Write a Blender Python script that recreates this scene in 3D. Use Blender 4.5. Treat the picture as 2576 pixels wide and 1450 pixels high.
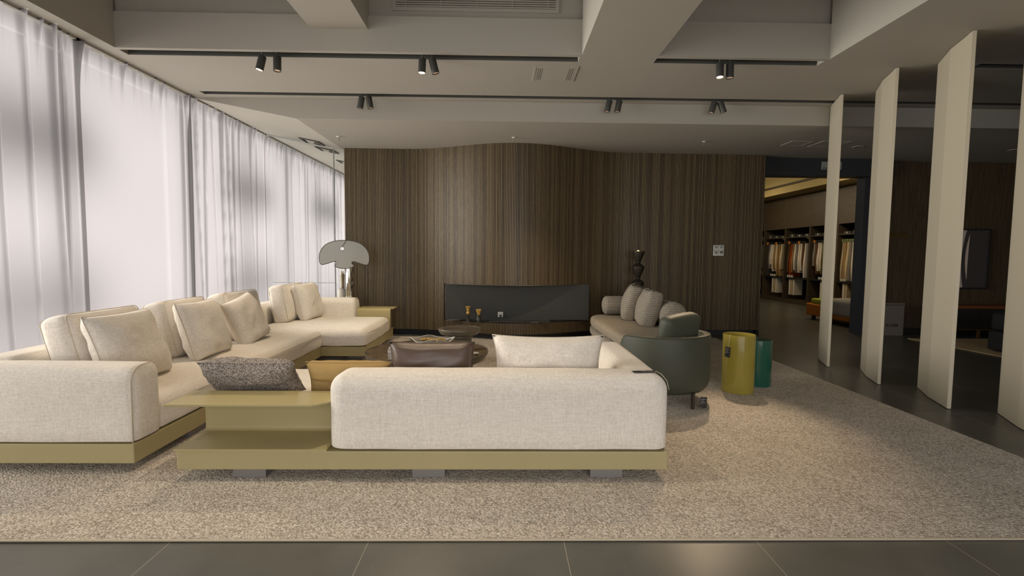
import bpy, bmesh, math, random
from mathutils import Vector, Matrix, noise
random.seed(7)
PI = math.pi
sc = bpy.context.scene
COL = sc.collection
for o in list(bpy.data.objects):
    bpy.data.objects.remove(o)

# ------------------------------------------------------------------ camera, sky, light, exposure
def s2l(c):
    c = c / 255.0
    return c / 12.92 if c <= 0.04045 else ((c + 0.055) / 1.055) ** 2.4
def rgb(r, g, b):
    return (s2l(r), s2l(g), s2l(b), 1.0)

cam_d = bpy.data.cameras.new('camera')
cam = bpy.data.objects.new('camera', cam_d)
COL.objects.link(cam)
cam_d.sensor_fit = 'HORIZONTAL'
cam_d.sensor_width = 36.0
cam_d.lens = 36.0 * 1240.0 / 2576.0
cam_d.clip_start, cam_d.clip_end = 0.05, 200
PITCH, YAW, ROLL = 0.0666, 0.019, 0.0088
fw = Vector((math.sin(YAW) * math.cos(PITCH), math.cos(YAW) * math.cos(PITCH), -math.sin(PITCH)))
rt0 = fw.cross(Vector((0, 0, 1))).normalized()
up0 = rt0.cross(fw)
rt = rt0 * math.cos(ROLL) + up0 * math.sin(ROLL)
up = up0 * math.cos(ROLL) - rt0 * math.sin(ROLL)
m3 = Matrix((rt, up, -fw)).transposed()
cam.matrix_world = Matrix.Translation((0, 0, 1.30)) @ m3.to_4x4()
sc.camera = cam

wd = bpy.data.worlds.new('daylight_sky')
sc.world = wd
wd.use_nodes = True
wd.node_tree.nodes['Background'].inputs[0].default_value = (1.0, 0.965, 0.95, 1)
wd.node_tree.nodes['Background'].inputs[1].default_value = 0.55

def area(name, loc, direction, sx, sy, power, color, spread=180):
    d = bpy.data.lights.new(name, 'AREA')
    d.shape = 'RECTANGLE'; d.size = sx; d.size_y = sy
    d.energy = power; d.color = color; d.spread = math.radians(spread)
    o = bpy.data.objects.new(name, d); COL.objects.link(o)
    o.location = loc
    o.rotation_euler = Vector(direction).to_track_quat('-Z', 'Y').to_euler()
    return o
area('daylight_window', (-5.2, 7.2, 1.75), (1, 0, 0), 11.4, 3.4, 2450, (1.0, 0.94, 0.885), 95)
area('shopfront_daylight', (0.3, -3.4, 1.5), (0, 1, -0.42), 7.5, 2.4, 88, (1.0, 0.975, 0.985), 100)

def spot(name, loc, target, power, color, angle=40, blend=0.5, r=0.03):
    d = bpy.data.lights.new(name, 'SPOT')
    d.energy = power; d.color = color; d.spot_size = math.radians(angle); d.spot_blend = blend
    d.shadow_soft_size = r
    o = bpy.data.objects.new(name, d); COL.objects.link(o)
    o.location = loc
    o.rotation_euler = (Vector(target) - Vector(loc)).to_track_quat('-Z', 'Y').to_euler()
    return o
WARM = (1.0, 0.76, 0.50)
spot('beam_one', (-2.31, 4.85, 3.0), (-2.45, 4.1, 0.4), 115, (1.0, 0.80, 0.58), 76, 0.8)
spot('beam_two', (-0.80, 4.87, 3.0), (-0.8, 3.9, 0.3), 70, WARM, 75)
spot('beam_three', (2.09, 4.87, 3.0), (1.3, 3.6, 0.0), 60, WARM, 52, 0.9)
spot('beam_four', (2.56, 6.0, 3.0), (1.65, 3.55, 0.0), 290, WARM, 34, 0.9)
spot('beam_six', (1.25, 6.0, 3.0), (0.0, 6.5, 0.0), 130, WARM, 75, 0.8)
spot('beam_five', (-1.66, 6.0, 3.0), (-2.1, 6.6, 0.4), 150, (1.0, 0.84, 0.62), 60, 0.8)
spot('beam_front', (-0.8, 2.95, 3.36), (-0.5, 1.6, 0.0), 130, (1.0, 0.84, 0.64), 96, 0.9)

sc.view_settings.view_transform = 'Standard'
sc.view_settings.look = 'None'
sc.view_settings.gamma = 1
sc.view_settings.use_curve_mapping = False
sc.view_settings.exposure = 0.0
sc.cycles.max_bounces = 8
sc.cycles.diffuse_bounces = 5
sc.cycles.glossy_bounces = 4
sc.cycles.transmission_bounces = 6
sc.cycles.transparent_max_bounces = 16
sc.cycles.caustics_reflective = False
sc.cycles.caustics_refractive = False
sc.cycles.use_denoising = True

# ------------------------------------------------------------------ mesh helpers
def W(o):
    m = Matrix.Identity(4)
    while o is not None:
        m = (Matrix.Translation(o.location) @ o.rotation_euler.to_matrix().to_4x4()) @ m
        o = o.parent
    return m

def obj(name, bm, mat, parent=None, smooth=False, loc=None, local=False):
    """link bm as one mesh object; bm is in world coordinates unless local"""
    me = bpy.data.meshes.new(name)
    o = bpy.data.objects.new(name, me)
    COL.objects.link(o)
    if parent is not None:
        o.parent = parent
    if loc is not None:
        o.location = loc
    if not local:
        bm.transform(W(o).inverted())
    bm.normal_update()
    if smooth:
        for f in bm.faces:
            f.smooth = True
    bm.to_mesh(me); bm.free()
    if isinstance(mat, (list, tuple)):
        for m in mat:
            me.materials.append(m)
    elif mat is not None:
        me.materials.append(mat)
    if smooth == 'auto':
        try:
            me.set_sharp_from_angle(angle=math.radians(40))
        except Exception:
            pass
    return o

def tag(o, label=None, cat=None, group=None, kind=None):
    if label: o['label'] = label
    if cat: o['category'] = cat
    if group: o['group'] = group
    if kind: o['kind'] = kind
    return o

def thing(name, label, cat, loc=(0, 0, 0), rotz=0.0, group=None):
    o = bpy.data.objects.new(name, None)
    o.empty_display_size = 0.1
    COL.objects.link(o)
    o.location = loc
    o.rotation_euler = (0, 0, rotz)
    return tag(o, label, cat, group)

def struct(name, bm, mat, smooth=False):
    return tag(obj(name, bm, mat, None, smooth), kind='structure')

def NB():
    return bmesh.new()

def box(bm, x0, x1, y0, y1, z0, z1, M=None):
    v = [bm.verts.new(p) for p in ((x0, y0, z0), (x1, y0, z0), (x1, y1, z0), (x0, y1, z0),
                                   (x0, y0, z1), (x1, y0, z1), (x1, y1, z1), (x0, y1, z1))]
    if M is not None:
        for q in v:
            q.co = M @ q.co
    fs = [bm.faces.new([v[i] for i in f]) for f in
          ((0, 3, 2, 1), (4, 5, 6, 7), (0, 1, 5, 4), (1, 2, 6, 5), (2, 3, 7, 6), (3, 0, 4, 7))]
    return fs

def bbox(bm, x0, x1, y0, y1, z0, z1, r=0.004, seg=2):
    """box with bevelled edges"""
    t = NB(); box(t, x0, x1, y0, y1, z0, z1)
    bmesh.ops.bevel(t, geom=t.edges[:], offset=r, segments=seg, profile=0.5, affect='EDGES')
    merge(bm, t)

def merge(bm, t, M=None):
    if M is not None:
        t.transform(M)
    me = bpy.data.meshes.new('tmp'); t.to_mesh(me); t.free()
    bm.from_mesh(me); bpy.data.meshes.remove(me)

def prism(bm, pts, z0, z1, M=None, bev=0.0):
    t = NB()
    a = [t.verts.new((x, y, z0)) for x, y in pts]
    b = [t.verts.new((x, y, z1)) for x, y in pts]
    n = len(pts)
    t.faces.new(a[::-1]); t.faces.new(b)
    for i in range(n):
        t.faces.new((a[i], a[(i + 1) % n], b[(i + 1) % n], b[i]))
    bmesh.ops.recalc_face_normals(t, faces=t.faces[:])
    if bev:
        bmesh.ops.bevel(t, geom=t.edges[:], offset=bev, segments=2, profile=0.5, affect='EDGES')
    merge(bm, t, M)

def lathe(bm, prof, cx=0, cy=0, n=32, close=True, M=None):
    t = NB()
    rings = []
    for r, z in prof:
        if r < 1e-5:
            rings.append([t.verts.new((cx, cy, z))])
        else:
            rings.append([t.verts.new((cx + r * math.cos(2 * PI * k / n), cy + r * math.sin(2 * PI * k / n), z)) for k in range(n)])
    for a, b in zip(rings, rings[1:]):
        if len(a) == 1 and len(b) == 1:
            continue
        for k in range(n):
            k2 = (k + 1) % n
            if len(a) == 1:
                t.faces.new((a[0], b[k2], b[k]))
            elif len(b) == 1:
                t.faces.new((a[k], a[k2], b[0]))
            else:
                t.faces.new((a[k], a[k2], b[k2], b[k]))
    if close:
        if len(rings[0]) > 1: t.faces.new(rings[0])
        if len(rings[-1]) > 1: t.faces.new(rings[-1][::-1])
    bmesh.ops.recalc_face_normals(t, faces=t.faces[:])
    merge(bm, t, M)

def tube(bm, pts, r, n=8, closed=False, caps=True):
    pts = [Vector(p) for p in pts]
    rings = []
    N = len(pts)
    prev = None
    for i, p in enumerate(pts):
        if closed:
            d = pts[(i + 1) % N] - pts[i - 1]
        else:
            d = pts[min(i + 1, N - 1)] - pts[max(i - 1, 0)]
        d.normalize()
        if prev is None:
            a = d.orthogonal().normalized()
        else:
            a = prev - d * prev.dot(d)
            if a.length < 1e-6: a = d.orthogonal()
            a.normalize()
        prev = a
        b = d.cross(a)
        rr = r[i] if isinstance(r, (list, tuple)) else r
        rings.append([bm.verts.new(p + (a * math.cos(2 * PI * k / n) + b * math.sin(2 * PI * k / n)) * rr) for k in range(n)])
    m = N if closed else N - 1
    for i in range(m):
        a, b = rings[i], rings[(i + 1) % N]
        for k in range(n):
            bm.faces.new((a[k], a[(k + 1) % n], b[(k + 1) % n], b[k]))
    if not closed and caps:
        bm.faces.new(rings[0][::-1]); bm.faces.new(rings[-1])

def _axis(h, r, n, m):
    r = min(r, h * 0.999)
    a = [-h + r * (1 - math.cos(PI / 2 * k / n)) if False else -h + r * k / n for k in range(n)]
    mid = [-(h - r) + 2 * (h - r) * k / m for k in range(m + 1)]
    return a + mid + [-q for q in a[::-1]]

def rbox(bm, sx, sy, sz, r, M=None, n=4, m=(6, 6, 4), puff=(0, 0, 0), dents=(), wr=0.0, seed=0, sag=0.0, rzb=None):
    """rounded, optionally puffed box centred on the origin. r scalar or (rx,ry,rz)"""
    hs = (sx / 2, sy / 2, sz / 2)
    rs = (r, r, r) if not isinstance(r, (list, tuple)) else r
    rs = tuple(min(rs[k], hs[k] * 0.999) for k in range(3))
    if not isinstance(m, (list, tuple)): m = (m, m, m)
    ax = [_axis(hs[k], rs[k], n, m[k]) for k in range(3)]
    if rzb:
        zlo = [-hs[2] + rzb * q / 3 for q in range(3)] + [-hs[2] + rzb]
        ax[2] = zlo + [zlo[-1] + (hs[2] - rs[2] - zlo[-1]) * q / m[2] for q in range(1, m[2])] + [hs[2] - rs[2] + rs[2] * q / n for q in range(n + 1)]
    t = NB(); cache = {}
    def vert(p):
        key = tuple(round(c, 6) for c in p)
        if key in cache: return cache[key]
        u = [0, 0, 0]; q = [0, 0, 0]
        for k in range(3):
            rk = rzb if (k == 2 and rzb and p[k] < 0) else rs[k]
            lim = hs[k] - rk
            q[k] = max(-lim, min(lim, p[k]))
            u[k] = (p[k] - q[k]) / rk
        ln = math.sqrt(sum(c * c for c in u)); mx = max(abs(c) for c in u)
        if ln > 0:
            u = [c * mx / ln for c in u]
        w = [q[k] + u[k] * (rzb if (k == 2 and rzb and p[2] < 0) else rs[k]) for k in range(3)]
        nrm = [w[k] / hs[k] for k in range(3)]
        d = [0, 0, 0]
        for k in range(3):
            a, b = (k + 1) % 3, (k + 2) % 3
            if puff[k]:
                d[k] = puff[k] * nrm[k] * max(0, 1 - nrm[a] ** 2) * max(0, 1 - nrm[b] ** 2)
        for (dx, dy, dep, rad) in dents:
            if w[2] > 0:
                d[2] -= dep * math.exp(-((w[0] - dx) ** 2 + (w[1] - dy) ** 2) / (rad * rad)) * nrm[2]
        v = Vector((w[0] + d[0], w[1] + d[1], w[2] + d[2]))
        if sag:
            v.z -= sag * nrm[2] * max(0, 1 - nrm[1] ** 2) if nrm[2] > 0 else 0
        if wr:
            nz = noise.noise_vector(v * 6.0 + Vector((seed * 7.3, seed * 3.1, 0)))
            v += nz * wr
        cache[key] = t.verts.new(v)
        return cache[key]
    for k in range(3):
        a, b = (k + 1) % 3, (k + 2) % 3
        for s in (-1, 1):
            for i in range(len(ax[a]) - 1):
                for j in range(len(ax[b]) - 1):
                    quad = []
                    for (ii, jj) in ((i, j), (i + 1, j), (i + 1, j + 1), (i, j + 1)):
                        p = [0, 0, 0]; p[k] = s * hs[k]; p[a] = ax[a][ii]; p[b] = ax[b][jj]
                        quad.append(vert(p))
                    if s < 0: quad.reverse()
                    if len(set(quad)) == 4:
                        t.faces.new(quad)
    merge(bm, t, M)

def rb(bm, x0, x1, y0, y1, z0, z1, r, **k):
    rbox(bm, x1 - x0, y1 - y0, z1 - z0, r, M=Matrix.Translation(((x0 + x1) / 2, (y0 + y1) / 2, (z0 + z1) / 2)), **k)

def pillow(bm, L, H, T, pinch=0.07, N=22, seed=0, wr=0.012, flat=0.0):
    """knife-edge cushion: x is its thickness, y its length, z its height (0..H)"""
    g = {}
    for side in (-1, 1):
        for i in range(N + 1):
            for j in range(N + 1):
                u = -1 + 2 * i / N; v = -1 + 2 * j / N
                edge = i in (0, N) or j in (0, N)
                if edge and (0, i, j) in g:
                    g[(side, i, j)] = g[(0, i, j)]; continue
                y = L / 2 * u * (1 - pinch * (1 - v * v))
                z = H / 2 * v * (1 - pinch * (1 - u * u)) + H / 2
                th = T / 2 * (max(0, 1 - u ** 4) * max(0, 1 - v ** 4)) ** 0.45
                th *= 1 + 0.25 * noise.noise(Vector((u * 1.2 + seed, v * 1.2, side)))
                nz = noise.noise(Vector((u * 3.5 + seed * 2, v * 3.5, side * 2.0)))
                x = side * (th + (wr * nz if not edge else 0))
                p = g[(side, i, j)] = bm.verts.new((x, y, z))
                if edge: g[(0, i, j)] = p
        for i in range(N):
            for j in range(N):
                q = [g[(side, i, j)], g[(side, i + 1, j)], g[(side, i + 1, j + 1)], g[(side, i, j + 1)]]
                if side < 0: q.reverse()
                bm.faces.new(q)

def pose(loc, yaw=0.0, lean=0.0, roll=0.0):
    """local cushion frame -> world: lean tips the top towards -x, roll turns it in its own plane"""
    return (Matrix.Translation(loc) @ Matrix.Rotation(yaw, 4, 'Z') @ Matrix.Rotation(-lean, 4, 'Y') @ Matrix.Rotation(roll, 4, 'X'))

# ------------------------------------------------------------------ materials
def new_mat(name):
    m = bpy.data.materials.new(name); m.use_nodes = True
    nt = m.node_tree
    return m, nt, nt.nodes['Principled BSDF']

def N_(nt, t, **kw):
    n = nt.nodes.new(t)
    for k, v in kw.items():
        setattr(n, k, v)
    return n

def mat(name, col, rough=0.6, metal=0.0, spec=0.5, var=0.0, vscale=6.0, bump=0.0, bscale=40.0, coat=0.0, emit=None, estr=0.0):
    m, nt, b = new_mat(name)
    b.inputs['Base Color'].default_value = col
    b.inputs['Roughness'].default_value = rough
    b.inputs['Metallic'].default_value = metal
    b.inputs['Specular IOR Level'].default_value = spec
    b.inputs['Coat Weight'].default_value = coat
    tc = N_(nt, 'ShaderNodeTexCoord')
    if var:
        nz = N_(nt, 'ShaderNodeTexNoise'); nz.inputs['Scale'].default_value = vscale; nz.inputs['Detail'].default_value = 5
        nt.links.new(tc.outputs['Object'], nz.inputs['Vector'])
        mx = N_(nt, 'ShaderNodeMix', data_type='RGBA')
        mx.inputs['A'].default_value = tuple(c * (1 - var) for c in col[:3]) + (1,)
        mx.inputs['B'].default_value = tuple(min(1, c * (1 + var)) for c in col[:3]) + (1,)
        nt.links.new(nz.outputs['Fac'], mx.inputs['Factor'])
        nt.links.new(mx.outputs['Result'], b.inputs['Base Color'])
    if bump:
        nz2 = N_(nt, 'ShaderNodeTexNoise'); nz2.inputs['Scale'].default_value = bscale; nz2.inputs['Detail'].default_value = 3
        nt.links.new(tc.outputs['Object'], nz2.inputs['Vector'])
        bp = N_(nt, 'ShaderNodeBump'); bp.inputs['Strength'].default_value = bump; bp.inputs['Distance'].default_value = 0.004
        nt.links.new(nz2.outputs['Fac'], bp.inputs['Height']); nt.links.new(bp.outputs['Normal'], b.inputs['Normal'])
    if emit:
        b.inputs['Emission Color'].default_value = emit
        b.inputs['Emission Strength'].default_value = estr
    return m

def linen(name, c0, c1, sc_=1.0, bump=0.35):
    """slubby woven fabric: thin irregular threads along two directions"""
    m, nt, b = new_mat(name)
    b.inputs['Roughness'].default_value = 0.95
    b.inputs['Specular IOR Level'].default_value = 0.15
    b.inputs['Sheen Weight'].default_value = 0.15
    tc = N_(nt, 'ShaderNodeTexCoord')
    outs = []
    for scl in ((9, 260, 260), (260, 260, 9), (260, 9, 260), (70, 70, 70)):
        mp = N_(nt, 'ShaderNodeMapping'); mp.inputs['Scale'].default_value = tuple(s * sc_ for s in scl)
        nt.links.new(tc.outputs['Object'], mp.inputs['Vector'])
        nz = N_(nt, 'ShaderNodeTexNoise'); nz.inputs['Scale'].default_value = 1.0; nz.inputs['Detail'].default_value = 2
        nt.links.new(mp.outputs['Vector'], nz.inputs['Vector'])
        outs.append(nz.outputs['Fac'])
    a1 = N_(nt, 'ShaderNodeMath', operation='ADD'); nt.links.new(outs[0], a1.inputs[0]); nt.links.new(outs[1], a1.inputs[1])
    a2 = N_(nt, 'ShaderNodeMath', operation='ADD'); nt.links.new(a1.outputs[0], a2.inputs[0]); nt.links.new(outs[2], a2.inputs[1])
    a3 = N_(nt, 'ShaderNodeMath', operation='ADD'); nt.links.new(a2.outputs[0], a3.inputs[0]); nt.links.new(outs[3], a3.inputs[1])
    mr = N_(nt, 'ShaderNodeMapRange'); mr.inputs['From Min'].default_value = 1.6; mr.inputs['From Max'].default_value = 2.4
    nt.links.new(a3.outputs[0], mr.inputs['Value'])
    mx = N_(nt, 'ShaderNodeMix', data_type='RGBA'); mx.inputs['A'].default_value = c0; mx.inputs['B'].default_value = c1
    nt.links.new(mr.outputs['Result'], mx.inputs['Factor']); nt.links.new(mx.outputs['Result'], b.inputs['Base Color'])
    bp = N_(nt, 'ShaderNodeBump'); bp.inputs['Strength'].default_value = bump; bp.inputs['Distance'].default_value = 0.002
    nt.links.new(a3.outputs[0], bp.inputs['Height']); nt.links.new(bp.outputs['Normal'], b.inputs['Normal'])
    return m

def boucle(name, cols, scale=330):
    m, nt, b = new_mat(name)
    b.inputs['Roughness'].default_value = 1.0; b.inputs['Specular IOR Level'].default_value = 0.1
    tc = N_(nt, 'ShaderNodeTexCoord')
    vo = N_(nt, 'ShaderNodeTexVoronoi'); vo.inputs['Scale'].default_value = scale
    nt.links.new(tc.outputs['Object'], vo.inputs['Vector'])
    sp = N_(nt, 'ShaderNodeSeparateColor'); nt.links.new(vo.outputs['Color'], sp.inputs['Color'])
    cr = N_(nt, 'ShaderNodeValToRGB')
    e = cr.color_ramp.elements
    e[0].position = 0.1; e[0].color = cols[0]; e[1].position = 0.95; e[1].color = cols[2]
    k = e.new(0.5); k.color = cols[1]
    nt.links.new(sp.outputs[0], cr.inputs['Fac']); nt.links.new(cr.outputs['Color'], b.inputs['Base Color'])
    bp = N_(nt, 'ShaderNodeBump'); bp.inputs['Strength'].default_value = 0.8; bp.inputs['Distance'].default_value = 0.006; bp.invert = True
    nt.links.new(vo.outputs['Distance'], bp.inputs['Height']); nt.links.new(bp.outputs['Normal'], b.inputs['Normal'])
    return m

def striped(name, axis, per, dark, light, tilt=0.0):
    """tweed woven in thin broken light and dark lines; axis: the direction across the lines"""
    m, nt, b = new_mat(name)
    b.inputs['Roughness'].default_value = 1.0; b.inputs['Specular IOR Level'].default_value = 0.1
    tc = N_(nt, 'ShaderNodeTexCoord')
    wv = N_(nt, 'ShaderNodeTexWave', wave_type='BANDS', bands_direction=axis)
    wv.inputs['Scale'].default_value = 2 * PI / 20.0 / per
    wv.inputs['Distortion'].default_value = 1.2; wv.inputs['Detail'].default_value = 2; wv.inputs['Detail Scale'].default_value = 0.6
    mpv = N_(nt, 'ShaderNodeMapping'); mpv.inputs['Rotation'].default_value = (0, tilt, 0)
    nt.links.new(tc.outputs['Object'], mpv.inputs['Vector']); nt.links.new(mpv.outputs['Vector'], wv.inputs['Vector'])
    nz = N_(nt, 'ShaderNodeTexNoise'); nz.inputs['Scale'].default_value = 130; nz.inputs['Detail'].default_value = 2
    nt.links.new(tc.outputs['Object'], nz.inputs['Vector'])
    mu = N_(nt, 'ShaderNodeMath', operation='MULTIPLY_ADD'); mu.inputs[1].default_value = 1.4; mu.inputs[2].default_value = -0.7
    nt.links.new(nz.outputs['Fac'], mu.inputs[0])
    ad = N_(nt, 'ShaderNodeMath', operation='ADD', use_clamp=True)
    nt.links.new(wv.outputs['Fac'], ad.inputs[0]); nt.links.new(mu.outputs[0], ad.inputs[1])
    cr = N_(nt, 'ShaderNodeValToRGB'); e = cr.color_ramp.elements
    e[0].position = 0.3; e[0].color = dark; e[1].position = 0.7; e[1].color = light
    nt.links.new(ad.outputs[0], cr.inputs['Fac']); nt.links.new(cr.outputs['Color'], b.inputs['Base Color'])
    bp = N_(nt, 'ShaderNodeBump'); bp.inputs['Strength'].default_value = 0.5; bp.inputs['Distance'].default_value = 0.004
    nt.links.new(ad.outputs[0], bp.inputs['Height']); nt.links.new(bp.outputs['Normal'], b.inputs['Normal'])
    return m

def rug_mat(name):
    m, nt, b = new_mat(name)
    b.inputs['Roughness'].default_value = 1.0; b.inputs['Specular IOR Level'].default_value = 0.05
    tc = N_(nt, 'ShaderNodeTexCoord')
    mp = N_(nt, 'ShaderNodeMapping'); mp.inputs['Rotation'].default_value = (0, 0, math.radians(32)); mp.inputs['Scale'].default_value = (92, 126, 60)
    nt.links.new(tc.outputs['Object'], mp.inputs['Vector'])
    vo = N_(nt, 'ShaderNodeTexVoronoi', feature='SMOOTH_F1'); vo.inputs['Scale'].default_value = 1.0; vo.inputs['Randomness'].default_value = 0.75
    vo.inputs['Smoothness'].default_value = 0.25
    nt.links.new(mp.outputs['Vector'], vo.inputs['Vector'])
    sp = N_(nt, 'ShaderNodeSeparateColor'); nt.links.new(vo.outputs['Color'], sp.inputs['Color'])
    big = N_(nt, 'ShaderNodeTexNoise'); big.inputs['Scale'].default_value = 4.0; big.inputs['Detail'].default_value = 6
    nt.links.new(tc.outputs['Object'], big.inputs['Vector'])
    ad = N_(nt, 'ShaderNodeMath', operation='MULTIPLY_ADD'); ad.inputs[1].default_value = 0.62
    nt.links.new(sp.outputs[0], ad.inputs[0])
    bm_ = N_(nt, 'ShaderNodeMath', operation='MULTIPLY'); bm_.inputs[1].default_value = 0.36; nt.links.new(big.outputs['Fac'], bm_.inputs[0])
    nt.links.new(bm_.outputs[0], ad.inputs[2])
    cr = N_(nt, 'ShaderNodeValToRGB'); e = cr.color_ramp.elements
    e[0].position = 0.10; e[0].color = rgb(164, 153, 139); e[1].position = 0.85; e[1].color = rgb(242, 233, 220)
    k = e.new(0.45); k.color = rgb(212, 201, 184)
    nt.links.new(ad.outputs[0], cr.inputs['Fac'])
    dk = N_(nt, 'ShaderNodeMapRange'); dk.inputs['From Min'].default_value = 0.25; dk.inputs['From Max'].default_value = 0.75
    dk.inputs['To Min'].default_value = 1.0; dk.inputs['To Max'].default_value = 0.6
    nt.links.new(vo.outputs['Distance'], dk.inputs['Value'])
    ml = N_(nt, 'ShaderNodeMix', data_type='RGBA', blend_type='MULTIPLY'); ml.inputs['Factor'].default_value = 1
    nt.links.new(cr.outputs['Color'], ml.inputs['A']); nt.links.new(dk.outputs['Result'], ml.inputs['B'])
    nt.links.new(ml.outputs['Result'], b.inputs['Base Color'])
    bp = N_(nt, 'ShaderNodeBump'); bp.inputs['Strength'].default_value = 0.9; bp.inputs['Distance'].default_value = 0.008; bp.invert = True
    nt.links.new(vo.outputs['Distance'], bp.inputs['Height']); nt.links.new(bp.outputs['Normal'], b.inputs['Normal'])
    return m

def wood_mat(name, c0, c1, rough=0.45, obj_rand=True, stretch=(60, 60, 2.5)):
    m, nt, b = new_mat(name)
    b.inputs['Roughness'].default_value = rough
    tc = N_(nt, 'ShaderNodeTexCoord')
    mp = N_(nt, 'ShaderNodeMapping'); mp.inputs['Scale'].default_value = stretch
    nt.links.new(tc.outputs['Object'], mp.inputs['Vector'])
    nz = N_(nt, 'ShaderNodeTexNoise'); nz.inputs['Scale'].default_value = 1.0; nz.inputs['Detail'].default_value = 5
    fac = nz.outputs['Fac']
    if obj_rand:
        oi = N_(nt, 'ShaderNodeObjectInfo')
        va = N_(nt, 'ShaderNodeVectorMath', operation='ADD')
        sc2 = N_(nt, 'ShaderNodeMath', operation='MULTIPLY'); sc2.inputs[1].default_value = 50
        nt.links.new(oi.outputs['Random'], sc2.inputs[0])
        nt.links.new(mp.outputs['Vector'], va.inputs[0]); nt.links.new(sc2.outputs[0], va.inputs[1])
        nt.links.new(va.outputs[0], nz.inputs['Vector'])
        mm = N_(nt, 'ShaderNodeMath', operation='ADD'); nt.links.new(fac, mm.inputs[0]); nt.links.new(oi.outputs['Random'], mm.inputs[1])
        hf = N_(nt, 'ShaderNodeMath', operation='MULTIPLY'); hf.inputs[1].default_value = 0.62; nt.links.new(mm.outputs[0], hf.inputs[0])
        fac = hf.outputs[0]
    else:
        nt.links.new(mp.outputs['Vector'], nz.inputs['Vector'])
    cr = N_(nt, 'ShaderNodeValToRGB'); e = cr.color_ramp.elements
    e[0].position = 0.2; e[0].color = c0; e[1].position = 0.85; e[1].color = c1
    nt.links.new(fac, cr.inputs['Fac']); nt.links.new(cr.outputs['Color'], b.inputs['Base Color'])
    return m

def tile_mat(name):
    m, nt, b = new_mat(name)
    tc = N_(nt, 'ShaderNodeTexCoord')
    geo = N_(nt, 'ShaderNodeNewGeometry')
    nz = N_(nt, 'ShaderNodeTexNoise'); nz.inputs['Scale'].default_value = 3.0; nz.inputs['Detail'].default_value = 8
    nt.links.new(geo.outputs['Position'], nz.inputs['Vector'])
    cr = N_(nt, 'ShaderNodeValToRGB'); e = cr.color_ramp.elements
    e[0].position = 0.3; e[0].color = rgb(82, 81, 75); e[1].position = 0.75; e[1].color = rgb(98, 96, 88)
    nt.links.new(nz.outputs['Fac'], cr.inputs['Fac'])
    vo = N_(nt, 'ShaderNodeTexVoronoi'); vo.inputs['Scale'].default_value = 30
    nt.links.new(geo.outputs['Position'], vo.inputs['Vector'])
    sp = N_(nt, 'ShaderNodeMapRange'); sp.inputs['From Min'].default_value = 0.0; sp.inputs['From Max'].default_value = 0.10
    sp.inputs['To Min'].default_value = 0.6; sp.inputs['To Max'].default_value = 0.0
    nt.links.new(vo.outputs['Distance'], sp.inputs['Value'])
    mx = N_(nt, 'ShaderNodeMix', data_type='RGBA'); mx.inputs['B'].default_value = rgb(168, 158, 142)
    nt.links.new(sp.outputs['Result'], mx.inputs['Factor']); nt.links.new(cr.outputs['Color'], mx.inputs['A'])
    nt.links.new(mx.outputs['Result'], b.inputs['Base Color'])
    b.inputs['Roughness'].default_value = 0.32
    b.inputs['Specular IOR Level'].default_value = 0.5
    return m

def sheer_mat(name):
    m, nt, b = new_mat(name)
    nt.nodes.remove(b)
    out = nt.nodes['Material Output']
    tr = N_(nt, 'ShaderNodeBsdfTranslucent'); tr.inputs['Color'].default_value = (0.0630, 0.0598, 0.0628, 1)
    df = N_(nt, 'ShaderNodeBsdfDiffuse'); df.inputs['Color'].default_value = (0.60, 0.58, 0.58, 1)
    tp = N_(nt, 'ShaderNodeBsdfTransparent')
    m1 = N_(nt, 'ShaderNodeMixShader'); m1.inputs[0].default_value = 0.12
    nt.links.new(tr.outputs[0], m1.inputs[1]); nt.links.new(df.outputs[0], m1.inputs[2])
    m2 = N_(nt, 'ShaderNodeMixShader'); m2.inputs[0].default_value = 0.16
    nt.links.new(m1.outputs[0], m2.inputs[1]); nt.links.new(tp.outputs[0], m2.inputs[2])
    nt.links.new(m2.outputs[0], out.inputs['Surface'])
    return m

def thin_glass(name, tint=(0.93, 0.96, 0.94, 1), refl=0.10):
    m, nt, b = new_mat(name)
    nt.nodes.remove(b)
    out = nt.nodes['Material Output']
    tp = N_(nt, 'ShaderNodeBsdfTransparent'); tp.inputs['Color'].default_value = tint
    gl = N_(nt, 'ShaderNodeBsdfGlossy'); gl.inputs['Roughness'].default_value = 0.02
    fr = N_(nt, 'ShaderNodeFresnel'); fr.inputs['IOR'].default_value = 1.45
    m2 = N_(nt, 'ShaderNodeMixShader')
    nt.links.new(fr.outputs[0], m2.inputs[0])
    nt.links.new(tp.outputs[0], m2.inputs[1]); nt.links.new(gl.outputs[0], m2.inputs[2])
    nt.links.new(m2.outputs[0], out.inputs['Surface'])
    return m

M_ceil = mat('ceiling_paint', rgb(170, 165, 155), 0.9, spec=0.2, var=0.02, vscale=1.5)
M_slotdark = mat('slot_shade_grey', rgb(84, 83, 77), 0.8)  # puts the unlit look of the track slots into the colour
M_tile = tile_mat('dark_floor_tile')
M_grout = mat('tile_grout', rgb(176, 168, 150), 0.9)
M_slat = wood_mat('dark_slat_wood', rgb(74, 60, 40), rgb(108, 92, 66), 0.42)
M_backing = mat('wall_backing', rgb(34, 29, 22), 0.8)
M_rslat = wood_mat('right_slat_wood', rgb(66, 54, 40), rgb(106, 90, 66), 0.5, False, (40, 40, 2))
M_black = mat('matt_black', rgb(34, 34, 32), 0.6)
M_niche = mat('niche_grey', rgb(62, 62, 58), 0.7)
M_ledge = mat('black_gloss_stone', rgb(22, 22, 22), 0.12, spec=0.6)
M_trim = mat('bronze_trim', rgb(110, 104, 92), 0.4, metal=0.6)
M_navy = mat('dark_navy_panel', rgb(50, 51, 54), 0.5)
M_fin = mat('cream_lacquer', rgb(190, 181, 160), 0.45, spec=0.35)
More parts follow.
